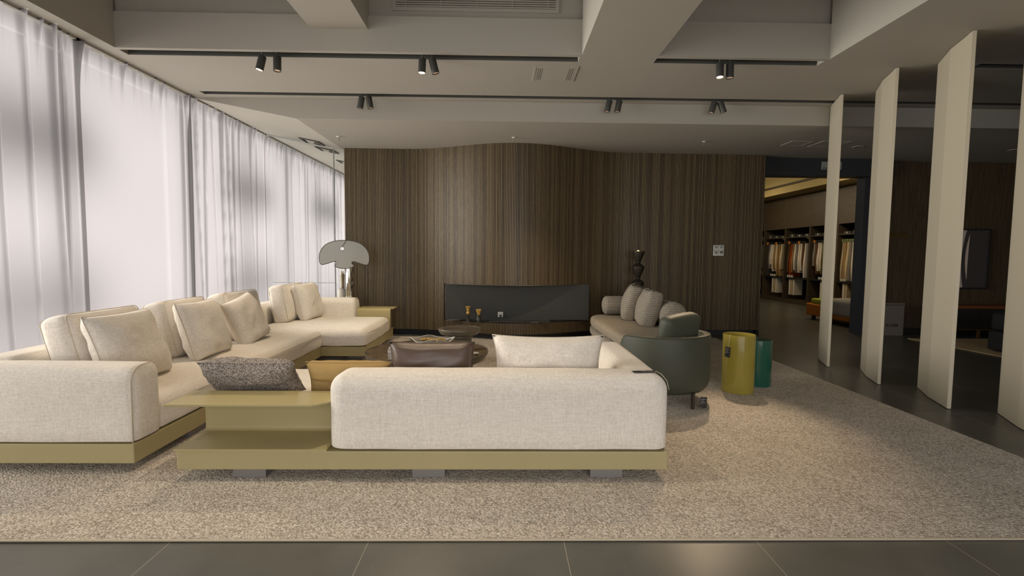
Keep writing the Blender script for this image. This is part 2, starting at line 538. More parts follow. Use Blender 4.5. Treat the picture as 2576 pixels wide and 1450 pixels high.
M_linen = linen('cream_linen', rgb(210, 201, 187), rgb(236, 229, 217))
M_pipe = mat('cream_piping', rgb(206, 196, 178), 0.95, spec=0.1)
M_olive = mat('olive_leather', rgb(166, 154, 112), 0.42, spec=0.4, var=0.05, vscale=5, bump=0.12, bscale=220)
M_olive2 = mat('olive_leather_shelf', rgb(168, 155, 110), 0.38, spec=0.4, var=0.04, vscale=5, bump=0.10, bscale=220)
M_foot = mat('brushed_grey_metal', rgb(128, 124, 120), 0.45, metal=0.3)
M_brown = mat('brown_leather', rgb(84, 68, 58), 0.38, spec=0.5, var=0.08, vscale=4, bump=0.22, bscale=330)
M_tan = mat('tan_suede', rgb(170, 142, 92), 0.85, spec=0.2, var=0.07, vscale=7, bump=0.2, bscale=150)
M_tweed = boucle('grey_boucle', (rgb(72, 64, 60), rgb(146, 136, 127), rgb(216, 206, 196)))
M_dchair = mat('dark_green_leather', rgb(66, 68, 56), 0.55, spec=0.35, var=0.12, vscale=5, bump=0.08, bscale=120)
M_chairseam = mat('dark_green_piping', rgb(84, 80, 64), 0.6)
M_bronze = mat('dark_bronze', rgb(74, 68, 58), 0.35, metal=0.7)
M_rug = rug_mat('woven_rug')
M_rugedge = mat('rug_binding', rgb(196, 182, 158), 0.95, spec=0.1, bump=0.3, bscale=120)
M_yellow = mat('yellow_gloss_lacquer', rgb(150, 135, 56), 0.16, spec=0.55, coat=0.5)
M_green = mat('green_gloss_lacquer', rgb(26, 82, 66), 0.12, spec=0.55, coat=0.5)
M_tag = mat('black_card', rgb(38, 36, 36), 0.5)
M_print = mat('grey_print', rgb(170, 166, 160), 0.8)
M_white = mat('white_plastic', rgb(205, 204, 196), 0.4)
M_greyw = mat('pale_grey_plastic', rgb(150, 152, 144), 0.4)
M_chrome = mat('chrome', rgb(205, 200, 190), 0.08, metal=1.0)
M_mirror = mat('grey_mirror', rgb(170, 168, 158), 0.22, metal=0.85)
M_gold = mat('gold_glaze', rgb(196, 160, 84), 0.3, metal=0.4, var=0.2, vscale=30)
M_dglaze = mat('black_glaze', rgb(48, 46, 42), 0.25)
M_brass = mat('brass', rgb(176, 140, 72), 0.35, metal=0.9)
M_steel = mat('brushed_steel', rgb(150, 142, 130), 0.35, metal=0.45)
M_lampblk = mat('charcoal_metal', rgb(68, 67, 63), 0.5, metal=0.2)
M_glow = mat('lit_lens', rgb(255, 240, 210), 0.4, emit=(1.0, 0.82, 0.58, 1), estr=9.0)
M_glow2 = mat('dim_lens', rgb(200, 170, 140), 0.4, emit=(1.0, 0.68, 0.45, 1), estr=0.22)
M_sheer = sheer_mat('sheer_curtain')
M_glass = thin_glass('clear_glass', (0.975, 0.985, 0.98, 1))
M_frame = mat('window_frame_grey', rgb(176, 180, 174), 0.5)
M_bowl = thin_glass('bowl_glass', (0.86, 0.86, 0.84, 1))
M_paper = mat('white_paper', rgb(226, 220, 216), 0.8)
M_dwood = wood_mat('cabinet_brown', rgb(64, 54, 40), rgb(80, 68, 52), 0.5, False, (3, 3, 30))
M_warmceil = mat('warm_back_ceiling', rgb(180, 160, 110), 0.9)
M_outside = mat('shade_panel_grey', rgb(110, 116, 112), 0.9)  # grey of the added panels that shade the curtain
M_ground = mat('outside_paving', rgb(190, 188, 182), 0.9)

def marble(name):
    m, nt, b = new_mat(name)
    b.inputs['Roughness'].default_value = 0.08
    b.inputs['Coat Weight'].default_value = 0.3
    tc = N_(nt, 'ShaderNodeTexCoord')
    mp = N_(nt, 'ShaderNodeMapping'); mp.inputs['Scale'].default_value = (3, 14, 3); mp.inputs['Rotation'].default_value = (0, 0, 0.25)
    nt.links.new(tc.outputs['Object'], mp.inputs['Vector'])
    nz = N_(nt, 'ShaderNodeTexNoise'); nz.inputs['Scale'].default_value = 1.0; nz.inputs['Detail'].default_value = 8; nz.inputs['Distortion'].default_value = 0.8
    nt.links.new(mp.outputs['Vector'], nz.inputs['Vector'])
    cr = N_(nt, 'ShaderNodeValToRGB'); e = cr.color_ramp.elements
    e[0].position = 0.35; e[0].color = rgb(66, 54, 40); e[1].position = 0.72; e[1].color = rgb(142, 122, 92)
    nt.links.new(nz.outputs['Fac'], cr.inputs['Fac']); nt.links.new(cr.outputs['Color'], b.inputs['Base Color'])
    return m
M_marble = marble('brown_veined_stone')
M_tblrim = mat('grey_bronze_rim', rgb(122, 116, 104), 0.35, metal=0.5)

# ================================================================== LARGE STRUCTURE
ZC, ZS = 3.185, 2.95           # main ceiling, lowered ceiling
# ---- floor: grout bed and the tiles
bm = NB(); box(bm, -4.3, 9.6, -3.0, 17.0, -0.12, -0.0003)
floor = struct('floor', bm, M_grout)
TS = 0.885
tb = NB()
bbox(tb, -TS / 2 + 0.0009, TS / 2 - 0.0009, -TS / 2 + 0.0009, TS / 2 - 0.0009, -0.03, 0.0, 0.0006, 1)
tile0 = obj('floor_tile', tb, M_tile, floor, local=True)
first = True
for iy in range(-6, 17):
    for ix in range(-5, 11):
        cx = 0.287 + TS * (ix + 0.5); cy = 4.9 + TS * (iy + 0.5) - TS * 1
        if cx < -4.2 or cx > 9.3: continue
        if cy > 9.2 and (cx < 3.6): continue
        if cy > 16.5: continue
        if -3.0 < cx < 2.8 and 2.9 < cy < 7.2: continue       # under the rug
        if cy < -0.3: continue
        o = tile0 if first else tile0.copy()
        if not first:
            COL.objects.link(o); o.parent = floor
        first = False
        o.location = (cx, cy, 0.0)

# ---- ceiling with coffers, track slots, lowered rear part
bm = NB()
def cb(x0, x1, y0, y1, z0, z1): box(bm, x0, x1, y0, y1, z0, z1)
cb(-4.3, 9.6, -3.0, 0.3, ZC, 4.4)
cb(-4.3, -3.60, 0.3, 4.76, ZC, 4.4)
cb(-1.80, -1.27, 0.3, 4.80, 3.385, 4.4)
cb(0.73, 1.455, 0.3, 4.76, ZC, 4.4)
cb(3.09, 9.6, 0.3, 4.76, ZC, 4.4)
cb(-3.60, 3.09, 0.3, 4.80, 4.38, 4.44)
cb(-4.3, 9.6, 4.76, 4.81, ZC, 3.51)            # lip in front of the first slot
cb(-4.3, 9.6, 4.80, 4.85, 3.51, 4.4)
for a, b in ((-4.3, -3.60), (0.715, 1.455), (3.07, 4.6)):
    cb(a, b, 4.81, 4.93, ZC, 3.4)
cb(-4.3, 9.6, 4.93, 5.98, ZC, 3.4)
cb(-4.3, -3.57, 5.98, 6.09, ZC, 3.4)
cb(-4.3, 9.6, 6.09, 6.25, ZC, 3.4)
cb(-4.3, 9.6, 4.81, 6.25, 3.39, 3.42)
bmesh.ops.recalc_face_normals(bm, faces=bm.faces[:])
ceiling = struct('ceiling', bm, M_ceil)
bm = NB()
cb(-2.55, 9.6, 6.22, 8.45, ZS, 3.42)
cb(3.6, 9.6, 8.45, 8.6, ZS, 3.42)
# sloped panel by the curtain
prism(bm, [(-4.3, 3.185), (-3.80, 3.185), (-2.55, ZS), (-2.55, 3.42), (-4.3, 3.42)], 6.22, 12.3,
      M=Matrix(((1, 0, 0, 0), (0, 0, 1, 0), (0, 1, 0, 0), (0, 0, 0, 1))))
bmesh.ops.recalc_face_normals(bm, faces=bm.faces[:])
struct('ceiling', bm, M_ceil)
bm = NB()
for a, b, y0, y1 in ((-3.60, 0.715, 4.81, 4.93), (1.455, 3.07, 4.81, 4.93), (4.6, 9.4, 4.81, 4.93), (-3.57, 9.4, 5.98, 6.09)):  # lining plates added in a dark tone to deepen the slot's shade
    box(bm, a + 0.002, b - 0.002, y0 + 0.002, y1 - 0.002, 3.36, 3.385)
    box(bm, a + 0.002, b - 0.002, y1 - 0.006, y1 - 0.001, 3.188, 3.36)
    box(bm, a + 0.002, b - 0.002, y0 + 0.001, y0 + 0.006, 3.195, 3.36)
obj('track_channel', bm, M_slotdark, ceiling)['kind'] = 'stuff'

# ---- curved slatted wall
XL, XR = -2.50, 4.25
def wy(x):
    d = (x - 0.2) / 1.75
    y = 7.88 + (x - XL) / (XR - XL) * 0.13
    if abs(d) < 1:
        y -= 0.56 * 0.5 * (1 + math.cos(PI * d))
    return y
NX0, NX1, NZ0, NZ1 = -0.90, 1.36, 0.285, 0.84
SD = 0.022                                            # slat depth
bm = NB()
K = 150
xs = [XL + (XR - XL) * k / K for k in range(K + 1)]
def wall_strip(xa, xb, z0, z1, t=0.05, off=SD):
    n = max(2, int((xb - xa) / 0.05))
    pts = [xa + (xb - xa) * k / n for k in range(n + 1)]
    f = [[bm.verts.new((x, wy(x) + off + d, z)) for x in pts] for z in (z0, z1) for d in (0, t)]
    lo, lob, hi, hib = f
    for k in range(n):
        bm.faces.new((lo[k], lo[k + 1], hi[k + 1], hi[k]))
        bm.faces.new((lob[k + 1], lob[k], hib[k], hib[k + 1]))
        bm.faces.new((lo[k + 1], lo[k], lob[k], lob[k + 1]))
        bm.faces.new((hi[k], hi[k + 1], hib[k + 1], hib[k]))
    bm.faces.new((lo[0], hi[0], hib[0], lob[0])); bm.faces.new((lo[n], lob[n], hib[n], hi[n]))
wall_strip(XL, NX0, 0.10, ZS); wall_strip(NX1, XR, 0.10, ZS)
wall_strip(NX0, NX1, NZ1, ZS); wall_strip(NX0, NX1, 0.10, NZ0 - 0.012)
box(bm, XL, XL + 0.06, 7.93, 8.4, 0.0, ZS); box(bm, XR - 0.05, XR, 8.03, 8.45, 0.0, ZS)
wall_back = struct('wall_back', bm, M_backing)
def slat_mesh(z0, z1):
    t = NB(); box(t, -0.0085, 0.0085, 0, SD, z0, z1); return t
s_tall = obj('slat', slat_mesh(0.10, ZS), M_slat, wall_back, local=True)
s_up = None
low = NB()
x = XL + 0.012; cnt = 0; ft = True; fu = True
while x < XR - 0.008:
    dx = 0.001; sl = (wy(x + dx) - wy(x - dx)) / (2 * dx); ang = math.atan(sl)
    loc = (x, wy(x), 0)
    if NX0 - 0.01 < x < NX1 + 0.01:
        if s_up is None:
            s_up = obj('slat', slat_mesh(NZ1 + 0.012, ZS), M_slat, wall_back, local=True); o = s_up
        else:
            o = s_up.copy(); COL.objects.link(o); o.parent = wall_back
        box(low, -0.0085, 0.0085, 0, SD, 0.10, NZ0 - 0.012, M=Matrix.Translation(loc) @ Matrix.Rotation(ang, 4, 'Z'))
    elif ft:
        o = s_tall; ft = False
    else:
        o = s_tall.copy(); COL.objects.link(o); o.parent = wall_back
    o.location = loc; o.rotation_euler = (0, 0, ang)
    cnt += 1
    x += 0.0243 * math.cos(ang)
lo_ = obj('slats_below_niche', low, M_slat, wall_back); lo_['kind'] = 'stuff'
bm = NB()
n = 60
pts = [XL + (XR - XL) * k / n for k in range(n + 1)]
a = [bm.verts.new((x, wy(x) + 0.10, 0)) for x in pts]; b = [bm.verts.new((x, wy(x) + 0.10, 0.10)) for x in pts]
c = [bm.verts.new((x, wy(x) + 0.03, 0.10)) for x in pts]
for k in range(n):
    bm.faces.new((a[k], a[k + 1], b[k + 1], b[k])); bm.faces.new((b[k], b[k + 1], c[k + 1], c[k]))
struct('baseboard_back', bm, M_black)

# ---- fireplace niche in the curved wall
fp = thing('fireplace', 'long dark fireplace niche set into the curved slatted wall', 'fireplace', (0.23, 7.7, NZ0))
bm = NB(); box(bm, NX0, NX1, 7.72, 7.74, NZ0, NZ1)
obj('back_panel', bm, M_niche, fp)
bm = NB(); box(bm, NX0 - 0.001, NX0 + 0.008, wy(NX0) + 0.012, 7.74, NZ0, NZ1); box(bm, NX1 - 0.008, NX1 + 0.001, wy(NX1) + 0.012, 7.74, NZ0, NZ1)
n = 40; pts = [NX0 + (NX1 - NX0) * k / n for k in range(n + 1)]
def slab(z0, z1, off0, back):
    f = [[bm.verts.new((x, wy(x) + off0, z)) for x in pts] + [bm.verts.new((x, back, z)) for x in pts[::-1]] for z in (z0, z1)]
    m = len(f[0])
    bm.faces.new(f[0][::-1]); bm.faces.new(f[1])
    for k in range(m):
        bm.faces.new((f[0][k], f[0][(k + 1) % m], f[1][(k + 1) % m], f[1][k]))
slab(NZ1, NZ1 + 0.012, 0.012, 7.74)
bmesh.ops.recalc_face_normals(bm, faces=bm.faces[:])
obj('side_lining', bm, M_niche, fp)
bm = NB(); slab(NZ0 - 0.012, NZ0, -0.004, 7.74); bmesh.ops.recalc_face_normals(bm, faces=bm.faces[:])
obj('ledge', bm, M_ledge, fp)
bm = NB()
tube(bm, [(x, wy(x) - 0.002, NZ1 + 0.004) for x in pts], 0.006, 6)
tube(bm, [(NX0, wy(NX0) - 0.002, NZ0), (NX0, wy(NX0) - 0.002, NZ1)], 0.006, 6)
tube(bm, [(NX1, wy(NX1) - 0.002, NZ0), (NX1, wy(NX1) - 0.002, NZ1)], 0.006, 6)
obj('frame', bm, M_trim, fp, smooth=True)
bm = NB()
for (x0, x1, y0, y1) in ((-0.20, 0.72, 7.42, 7.44), (-0.20, 0.72, 7.60, 7.62), (-0.20, -0.18, 7.44, 7.60), (0.70, 0.72, 7.44, 7.60)):
    box(bm, x0, x1, y0, y1, NZ0, NZ0 + 0.012)
br = obj('burner_surround', bm, M_niche, fp)
bm = NB()
xx = 0.43
for k, w in enumerate((0.012, 0.010, 0.014, 0.010, 0.012, 0.010, 0.012, 0.010)):
    box(bm, xx, xx + w, 7.385, 7.40, NZ0, NZ0 + 0.0015); xx += w + 0.003
obj('lettering', bm, M_print, fp)['kind'] = 'stuff'

# ---- right slatted wall, doorway, back room shell
bm = NB(); box(bm, 6.20, 9.6, 8.40, 8.50, 0.0, ZS)
wall_right = struct('wall_right', bm, M_backing)
bm = NB(); x = 6.40
while x < 9.3:
    box(bm, x, x + 0.017, 8.378, 8.40, 0.10, ZS); x += 0.0243
t = obj('slats', bm, M_rslat, wall_right); t['kind'] = 'stuff'
bm = NB()
box(bm, XR - 0.02, 6.40, 8.20, 8.44, 2.66, ZS)          # lintel
box(bm, 6.10, 6.42, 8.30, 8.50, 0.0, 2.66)              # jamb
struct('trim_1', bm, M_navy)
bm = NB(); box(bm, 6.40, 9.6, 8.385, 8.40, 0.0, 0.10)
struct('baseboard_right', bm, M_black)
bm = NB(); box(bm, 9.5, 9.6, -3.0, 17.0, 0, 4.2)
struct('wall_outer', bm, M_dwood)
bm = NB(); box(bm, 3.5, 9.6, 16.6, 16.8, 0, 4.2); box(bm, 3.5, 3.6, 8.6, 16.6, 0, 4.2)
struct('wall_rear', bm, M_dwood)
# back room ceiling with a deep lit recess
bm = NB()
box(bm, 3.6, 9.6, 8.6, 9.2, 3.05, 3.4); box(bm, 3.6, 9.6, 15.8, 17.0, 3.05, 3.4)
box(bm, 3.6, 4.6, 9.2, 15.8, 3.05, 3.4); box(bm, 7.65, 9.6, 9.2, 15.8, 3.05, 3.4)
box(bm, 4.5, 7.75, 9.1, 15.9, 4.0, 4.1)
for (x0, x1, y0, y1) in ((4.5, 4.6, 9.1, 15.9), (7.65, 7.75, 9.1, 15.9), (4.5, 7.75, 9.1, 9.2), (4.5, 7.75, 15.8, 15.9)):
    box(bm, x0, x1, y0, y1, 3.40, 4.05)
struct('trim_2', bm, M_warmceil)
bm = NB(); box(bm, 7.61, 7.66, 9.2, 15.8, 3.235, 3.285); struct('trim_3', bm, M_dwood)
area('back_cove_light', (4.75, 12.5, 3.55), (1, 0, 0.02), 6.0, 0.4, 26, (1.0, 0.88, 0.62), 140)
area('back_room_lamp', (6.9, 10.6, 2.95), (0.35, 0.05, -1), 0.5, 0.5, 22, (1.0, 0.80, 0.55))
area('back_room_lamp_far', (6.2, 14.0, 2.9), (0.4, 0.0, -1), 0.5, 1.5, 22, (1.0, 0.80, 0.55))

# ---- windows on the left, outside
ys = (2.0, 4.42, 6.12, 7.42, 8.86, 10.3, 12.2)
bm = NB()
for y in ys:
    box(bm, -4.11, -4.05, y - 0.02, y + 0.02, 0.0, ZC)
for z in (0.0, 3.12):
    box(bm, -4.12, -4.04, 2.0, 12.2, z, z + 0.06)
window_1 = struct('window_1', bm, mat('dark_window_frame', rgb(70, 73, 70), 0.5))
for k in range(len(ys) - 1):
    bm = NB(); box(bm, -4.085, -4.079, ys[k] + 0.03, ys[k + 1] - 0.03, 0.06, 3.12)
    obj('window_pane', bm, M_glass, window_1)
bm = NB(); box(bm, -4.3, -3.9, -3.0, 2.0, 0, ZC); box(bm, -4.3, -2.4, 12.2, 12.4, 0, ZC + 0.2)
struct('wall_left', bm, M_ceil)
bm = NB(); box(bm, -40, -4.3, -30, 45, -0.3, -0.15)
struct('ground_outside', bm, M_ground)
for (y0, y1, z0, z1) in ((3.5, 4.75, 2.06, 2.44), (6.9, 8.3, 2.06, 2.40), (10.0, 11.6, 2.06, 2.40), (3.5, 4.75, 0.78, 1.02), (6.9, 8.3, 0.78, 1.0)):  # stand-in panels added outside to shade soft bands onto the curtain
    bm = NB(); box(bm, -4.50, -4.44, y0, y1, z0, z1)
    obj('curtain_shade_panel', bm, M_outside, window_1)

# ---- clear glass partition beside the slatted wall
bm = NB()
prism(bm, [(-3.74, 3.150), (-3.74, 3.175), (XL, 2.955), (XL, 2.935)], 7.985, 8.015, M=Matrix(((1, 0, 0, 0), (0, 0, 1, 0), (0, 1, 0, 0), (0, 0, 0, 1))))
box(bm, -2.703, -2.695, 7.985, 8.015, 0.0, 2.97)
box(bm, -3.70, -2.703, 7.99, 8.01, 0.822, 0.83)
bmesh.ops.recalc_face_normals(bm, faces=bm.faces[:])
window_2 = struct('window_2', bm, M_frame)
bm = NB(); prism(bm, [(-3.72, 0.83), (-3.72, 3.15), (-2.703, 2.97), (-2.703, 0.83)], 7.997, 8.003, M=Matrix(((1, 0, 0, 0), (0, 0, 1, 0), (0, 1, 0, 0), (0, 0, 0, 1))))
obj('glass_pane', bm, M_glass, window_2)
bm = NB(); prism(bm, [(-2.695, 0.0), (-2.695, 2.97), (XL, 2.94), (XL, 0.0)], 7.997, 8.003, M=Matrix(((1, 0, 0, 0), (0, 0, 1, 0), (0, 1, 0, 0), (0, 0, 0, 1))))
obj('glass_pane', bm, M_glass, window_2)

# ================================================================== CURTAINS
rc = random.Random(11)
FOLDS = []
def fold_zone(y0, y1, n, w0, w1, d0, d1):
    for k in range(n):
        y = y0 + (y1 - y0) * (k + 0.5 + rc.uniform(-0.4, 0.4)) / n
        FOLDS.append((y, rc.uniform(w0, w1), rc.uniform(d0, d1), rc.uniform(-0.06, 0.10), rc.uniform(0, 6), rc.uniform(0.2, 1.0)))
fold_zone(3.10, 4.50, 8, 0.013, 0.026, 0.03, 0.075)
fold_zone(5.96, 6.10, 2, 0.014, 0.024, 0.05, 0.09)
fold_zone(6.20, 7.75, 9, 0.011, 0.020, 0.02, 0.065)
fold_zone(8.75, 11.3, 10, 0.013, 0.024, 0.02, 0.07)
fold_zone(11.3, 12.1, 3, 0.014, 0.024, 0.02, 0.06)
fold_zone(1.60, 3.0, 5, 0.016, 0.030, 0.03, 0.09)
def curtain_x(y, z):
    x = 0.006 * math.sin(y * 5.1) + 0.010 * noise.noise(Vector((y * 1.7, z * 0.35, 3)))
    for (yc, w, d, lean, ph, low) in FOLDS:
        c = yc + lean * (1 - z / 3.18) + 0.015 * math.sin(z * 1.3 + ph)
        t = (y - c) / w
        if abs(t) < 3:
            e = low + (1 - low) * (z / 3.18)
            x += d * e * math.exp(-t * t)
    top = max(0.0, (z - 2.55) / 0.63) ** 2.4
    k = round(y / 0.135)
    pl = math.exp(-((y - k * 0.135 - 0.02 * math.sin(k * 2.3)) / 0.020) ** 2) * (0.05 + 0.02 * math.sin(k * 1.7))
    return -3.80 + x * (1 - 0.3 * top) + pl * top

def curtain(y0, y1, label, dx=0.0):
    bm = NB()
    n = int((y1 - y0) / 0.0072); zs = [0.02, 0.3, 0.6, 0.9, 1.2, 1.5, 1.8, 2.1, 2.4, 2.6, 2.75, 2.88, 2.98, 3.06, 3.12, 3.18]
    gr = [[bm.verts.new((curtain_x(y0 + (y1 - y0) * i / n, z) + dx, y0 + (y1 - y0) * i / n, z)) for z in zs] for i in range(n + 1)]
    for i in range(n):
        for j in range(len(zs) - 1):
            bm.faces.new((gr[i][j], gr[i + 1][j], gr[i + 1][j + 1], gr[i][j + 1]))
    t = thing('sheer_curtain', label, 'curtain', (-3.8, (y0 + y1) / 2, 0.0), group='sheer curtains along the window wall')
    obj('fabric', bm, M_sheer, t, smooth=True)
    bm = NB(); box(bm, -3.83, -3.77, y0, y1, 3.165, 3.185)
    obj('rail', bm, M_ceil, t)
curtain(1.6, 4.60, 'white sheer curtain at the left picture edge, with deep folds')
curtain(4.55, 6.14, 'wide flat white sheer curtain between the two bunched ones, behind the sofa', -0.02)
curtain(6.09, 8.03, 'white folded sheer curtain ending at the glass partition')
curtain(8.01, 12.18, 'white sheer curtain seen beyond the glass partition, nearest the slatted wall', -0.02)

# ================================================================== CREAM PIVOT PANELS
def fin(cx, cy, label, fa=1.0):
    t = thing('pivot_panel', label, 'panel', (cx, cy, 0), group='cream pivot panels in a row')
    A = Vector((0.205, 0.34)) * fa; B = Vector((-0.125, -0.36))
    d = (B - A).normalized(); nn = Vector((d.y, -d.x))     # points to -x side
    if nn.x > 0: nn = -nn
    mid = Vector((0, 0)); far = mid - nn * 0.075
    w = 0.013
    P = [A + nn * w, mid, B + nn * w, B - nn * w, far, A - nn * w]
    P = [(cx + p.x, cy + p.y) for p in P]
    bm = NB(); prism(bm, P, 0.004, ZC - 0.003, bev=0.003)
    obj('panel_body', bm, M_fin, t)
    # raised edge strip near the front end
    e = B + (mid - B) * 0.17
    q = [e + nn * 0.0, e + nn * 0.0022, B + (mid - B) * 0.015 + nn * (w + 0.002), B + (mid - B) * 0.015 + nn * (w - 0.001)]
    bm = NB(); prism(bm, [(cx + e.x + nn.x * 0.0100, cy + e.y + nn.y * 0.0100), (cx + e.x + nn.x * 0.0150, cy + e.y + nn.y * 0.0150),
                          (cx + B.x + nn.x * (w + 0.003), cy + B.y + nn.y * (w + 0.003)), (cx + B.x + nn.x * (w - 0.002), cy + B.y + nn.y * (w - 0.002))], 0.006, ZC - 0.005)
    obj('edge_strip', bm, M_fin, t)
    pxc, pyc = cx - nn.x * 0.037, cy - nn.y * 0.037
    bm = NB(); lathe(bm, [(0.02, 0.0), (0.02, 0.006)], pxc, pyc, 12); obj('pivot', bm, M_lampblk, t)
    bm = NB(); lathe(bm, [(0.02, ZC - 0.006), (0.02, ZC - 0.0005)], pxc, pyc, 12); obj('pivot', bm, M_lampblk, t)
fin(4.02, 6.10, 'narrowest cream pivot panel, farthest from the camera, beside the doorway', 0.3)
fin(4.01, 5.29, 'second cream pivot panel from the doorway')
fin(4.00, 4.48, 'third cream pivot panel from the doorway, beside the wall picture')
fin(4.00, 3.67, 'nearest cream pivot panel, cut off by the right picture edge')

# ================================================================== RUG
t = thing('area_rug', 'large beige woven rug under the sofas and tables', 'rug', (0, 4.9, 0))
RX0, RX1, RY0, RY1 = -3.72, 3.40, 2.15, 7.715
bm = NB()
box(bm, RX0 + 0.012, RX1 - 0.012, RY0 + 0.012, RY1 - 0.012, 0.001, 0.014)
obj('pile', bm, M_rug, t)
bm = NB()
tube(bm, [(RX0 + 0.01, RY0 + 0.01, 0.0075), (RX1 - 0.01, RY0 + 0.01, 0.0075), (RX1 - 0.01, RY1 - 0.01, 0.0075), (RX0 + 0.01, RY1 - 0.01, 0.0075)], 0.0072, 8, closed=True)
obj('binding', bm, M_rugedge, t, smooth=True)

# ================================================================== SECTIONAL SOFA (left)
RZ = 0.014
sa = thing('sectional_sofa', 'long cream linen sectional sofa with chaise along the curtains', 'sofa', (-2.6, 5.1, RZ))
def leather_base(parent, pts, z0, z1):
    bm = NB(); prism(bm, pts, z0, z1, bev=0.006)
    return obj('base', bm, M_olive, parent)
leather_base(sa, [(-3.30, 2.84), (-2.14, 2.84), (-2.17, 5.90), (-1.65, 5.90), (-1.65, 7.42), (-3.30, 7.42)], 0.066, 0.183)
for (x0, x1, y0, y1) in ((-3.1, -2.85, 3.1, 3.3), (-2.42, -2.17, 3.40, 3.80), (-2.45, -2.2, 5.3, 5.7), (-3.1, -2.85, 5.3, 5.6), (-1.90, -1.70, 6.05, 6.25), (-1.90, -1.70, 7.0, 7.2), (-3.1, -2.9, 7.0, 7.2)):
    bm = NB(); bbox(bm, x0, x1, y0, y1, RZ, 0.067, 0.002, 1); obj('foot', bm, M_foot, sa)
def seam_rect(bm, pts, r=0.0045):
    tube(bm, pts, r, 6, closed=True)
# near arm
bm = NB(); rb(bm, -3.30, -2.135, 2.838, 3.09, 0.185, 0.630, (0.035, 0.075, 0.085), n=5, m=(14, 3, 5), puff=(0.006, 0.012, 0.006), wr=0.002, seed=3, rzb=0.014)
arm = obj('armrest', bm, M_linen, sa, smooth=True)
bm = NB()
ar = [(-2.145, 2.842, 0.19), (-2.145, 2.842, 0.36), (-2.145, 2.842, 0.545), (-2.145, 2.858, 0.592), (-2.145, 2.89, 0.621), (-2.145, 2.925, 0.631), (-2.145, 3.00, 0.631)]
tube(bm, ar, 0.0035, 6); obj('piping', bm, M_pipe, arm, smooth=True)
# backrests
bm = NB(); rb(bm, -3.30, -3.03, 3.09, 6.62, 0.185, 0.640, (0.075, 0.04, 0.085), n=5, m=(3, 30, 5), puff=(0.01, 0, 0.008), wr=0.003, seed=5, rzb=0.014)
obj('backrest', bm, M_linen, sa, smooth=True)
bm = NB(); rb(bm, -3.30, -3.05, 6.64, 7.42, 0.185, 0.640, (0.07, 0.04, 0.085), n=5, m=(3, 8, 5), wr=0.003, seed=6, rzb=0.014)
obj('backrest', bm, M_linen, sa, smooth=True)
# far armrest
bm = NB(); rb(bm, -3.05, -2.14, 7.17, 7.42, 0.185, 0.650, (0.05, 0.075, 0.085), n=5, m=(10, 3, 5), puff=(0.004, 0.01, 0.006), wr=0.002, seed=8, rzb=0.014)
arm2 = obj('armrest', bm, M_linen, sa, smooth=True)
bm = NB(); tube(bm, [(-2.150, 7.172, 0.19), (-2.150, 7.172, 0.50), (-2.152, 7.19, 0.60), (-2.156, 7.24, 0.648), (-2.156, 7.33, 0.652), (-2.154, 7.40, 0.61), (-2.150, 7.418, 0.5), (-2.150, 7.418, 0.19)], 0.0035, 6)
obj('piping', bm, M_pipe, arm2, smooth=True)
# seat cushions
bm = NB(); rb(bm, -3.05, -2.145, 3.06, 5.885, 0.186, 0.385, (0.07, 0.05, 0.075), n=5, m=(10, 26, 3), puff=(0.012, 0.0, 0.028), wr=0.005, seed=11, rzb=0.02,
              dents=((0.10, -0.35, 0.014, 0.07), (0.08, 0.75, 0.012, 0.08)))
s1 = obj('seat_cushion', bm, M_linen, sa, smooth=True)
bm = NB(); tube(bm, [(-2.138 - 0.008, 3.12, 0.337), (-2.128, 3.8, 0.343), (-2.126, 4.5, 0.346), (-2.130, 5.2, 0.343), (-2.142, 5.83, 0.337)], 0.004, 6)
obj('piping', bm, M_pipe, s1, smooth=True)
bm = NB(); rb(bm, -3.05, -1.635, 5.885, 7.18, 0.186, 0.388, (0.09, 0.08, 0.085), n=6, m=(16, 14, 3), puff=(0.015, 0.015, 0.034), wr=0.006, seed=14, rzb=0.02,
              dents=((0.18, 0.0, 0.030, 0.09), (0.05, 0.25, 0.02, 0.10), (0.36, 0.22, 0.022, 0.08), (0.10, -0.25, 0.012, 0.2)))
s2 = obj('chaise_cushion', bm, M_linen, sa, smooth=True)
bm = NB(); tube(bm, [(-1.640, 5.97, 0.335), (-1.625, 6.3, 0.342), (-1.622, 6.6, 0.344), (-1.628, 6.9, 0.342), (-1.64, 7.1, 0.335)], 0.004, 6)
obj('piping', bm, M_pipe, s2, smooth=True)

def c_shelf(parent, x0, x1, ywall, yend, ztop, zbot, over0, over1, yl, name='shelf'):
    """bent leather shelf: web at ywall, top flange to yend, bottom lip to yl"""
    bm = NB()
    th = 0.013; n = 7
    s = 1 if yend > ywall else -1
    def path(off):
        r = 0.040 - off
        def arc(cy, cz, a0, a1):
            return [(cy + s * r * math.cos(math.radians(a0 + (a1 - a0) * k / n)), cz + r * math.sin(math.radians(a0 + (a1 - a0) * k / n))) for k in range(n + 1)]
        cy = ywall + s * 0.040
        return [(yl, zbot + off)] + arc(cy, zbot + 0.040, 270, 180) + arc(cy, ztop - 0.040, 180, 90) + [(ywall + s * 0.10, ztop - off)]
    P = path(0.0) + path(th)[::-1]
    prism(bm, P, x0, x1, M=Matrix(((0, 0, 1, 0), (1, 0, 0, 0), (0, 1, 0, 0), (0, 0, 0, 1))))
    bmesh.ops.recalc_face_normals(bm, faces=bm.faces[:])
    w = obj(name, bm, M_olive2, parent, smooth='auto')
    return w, None
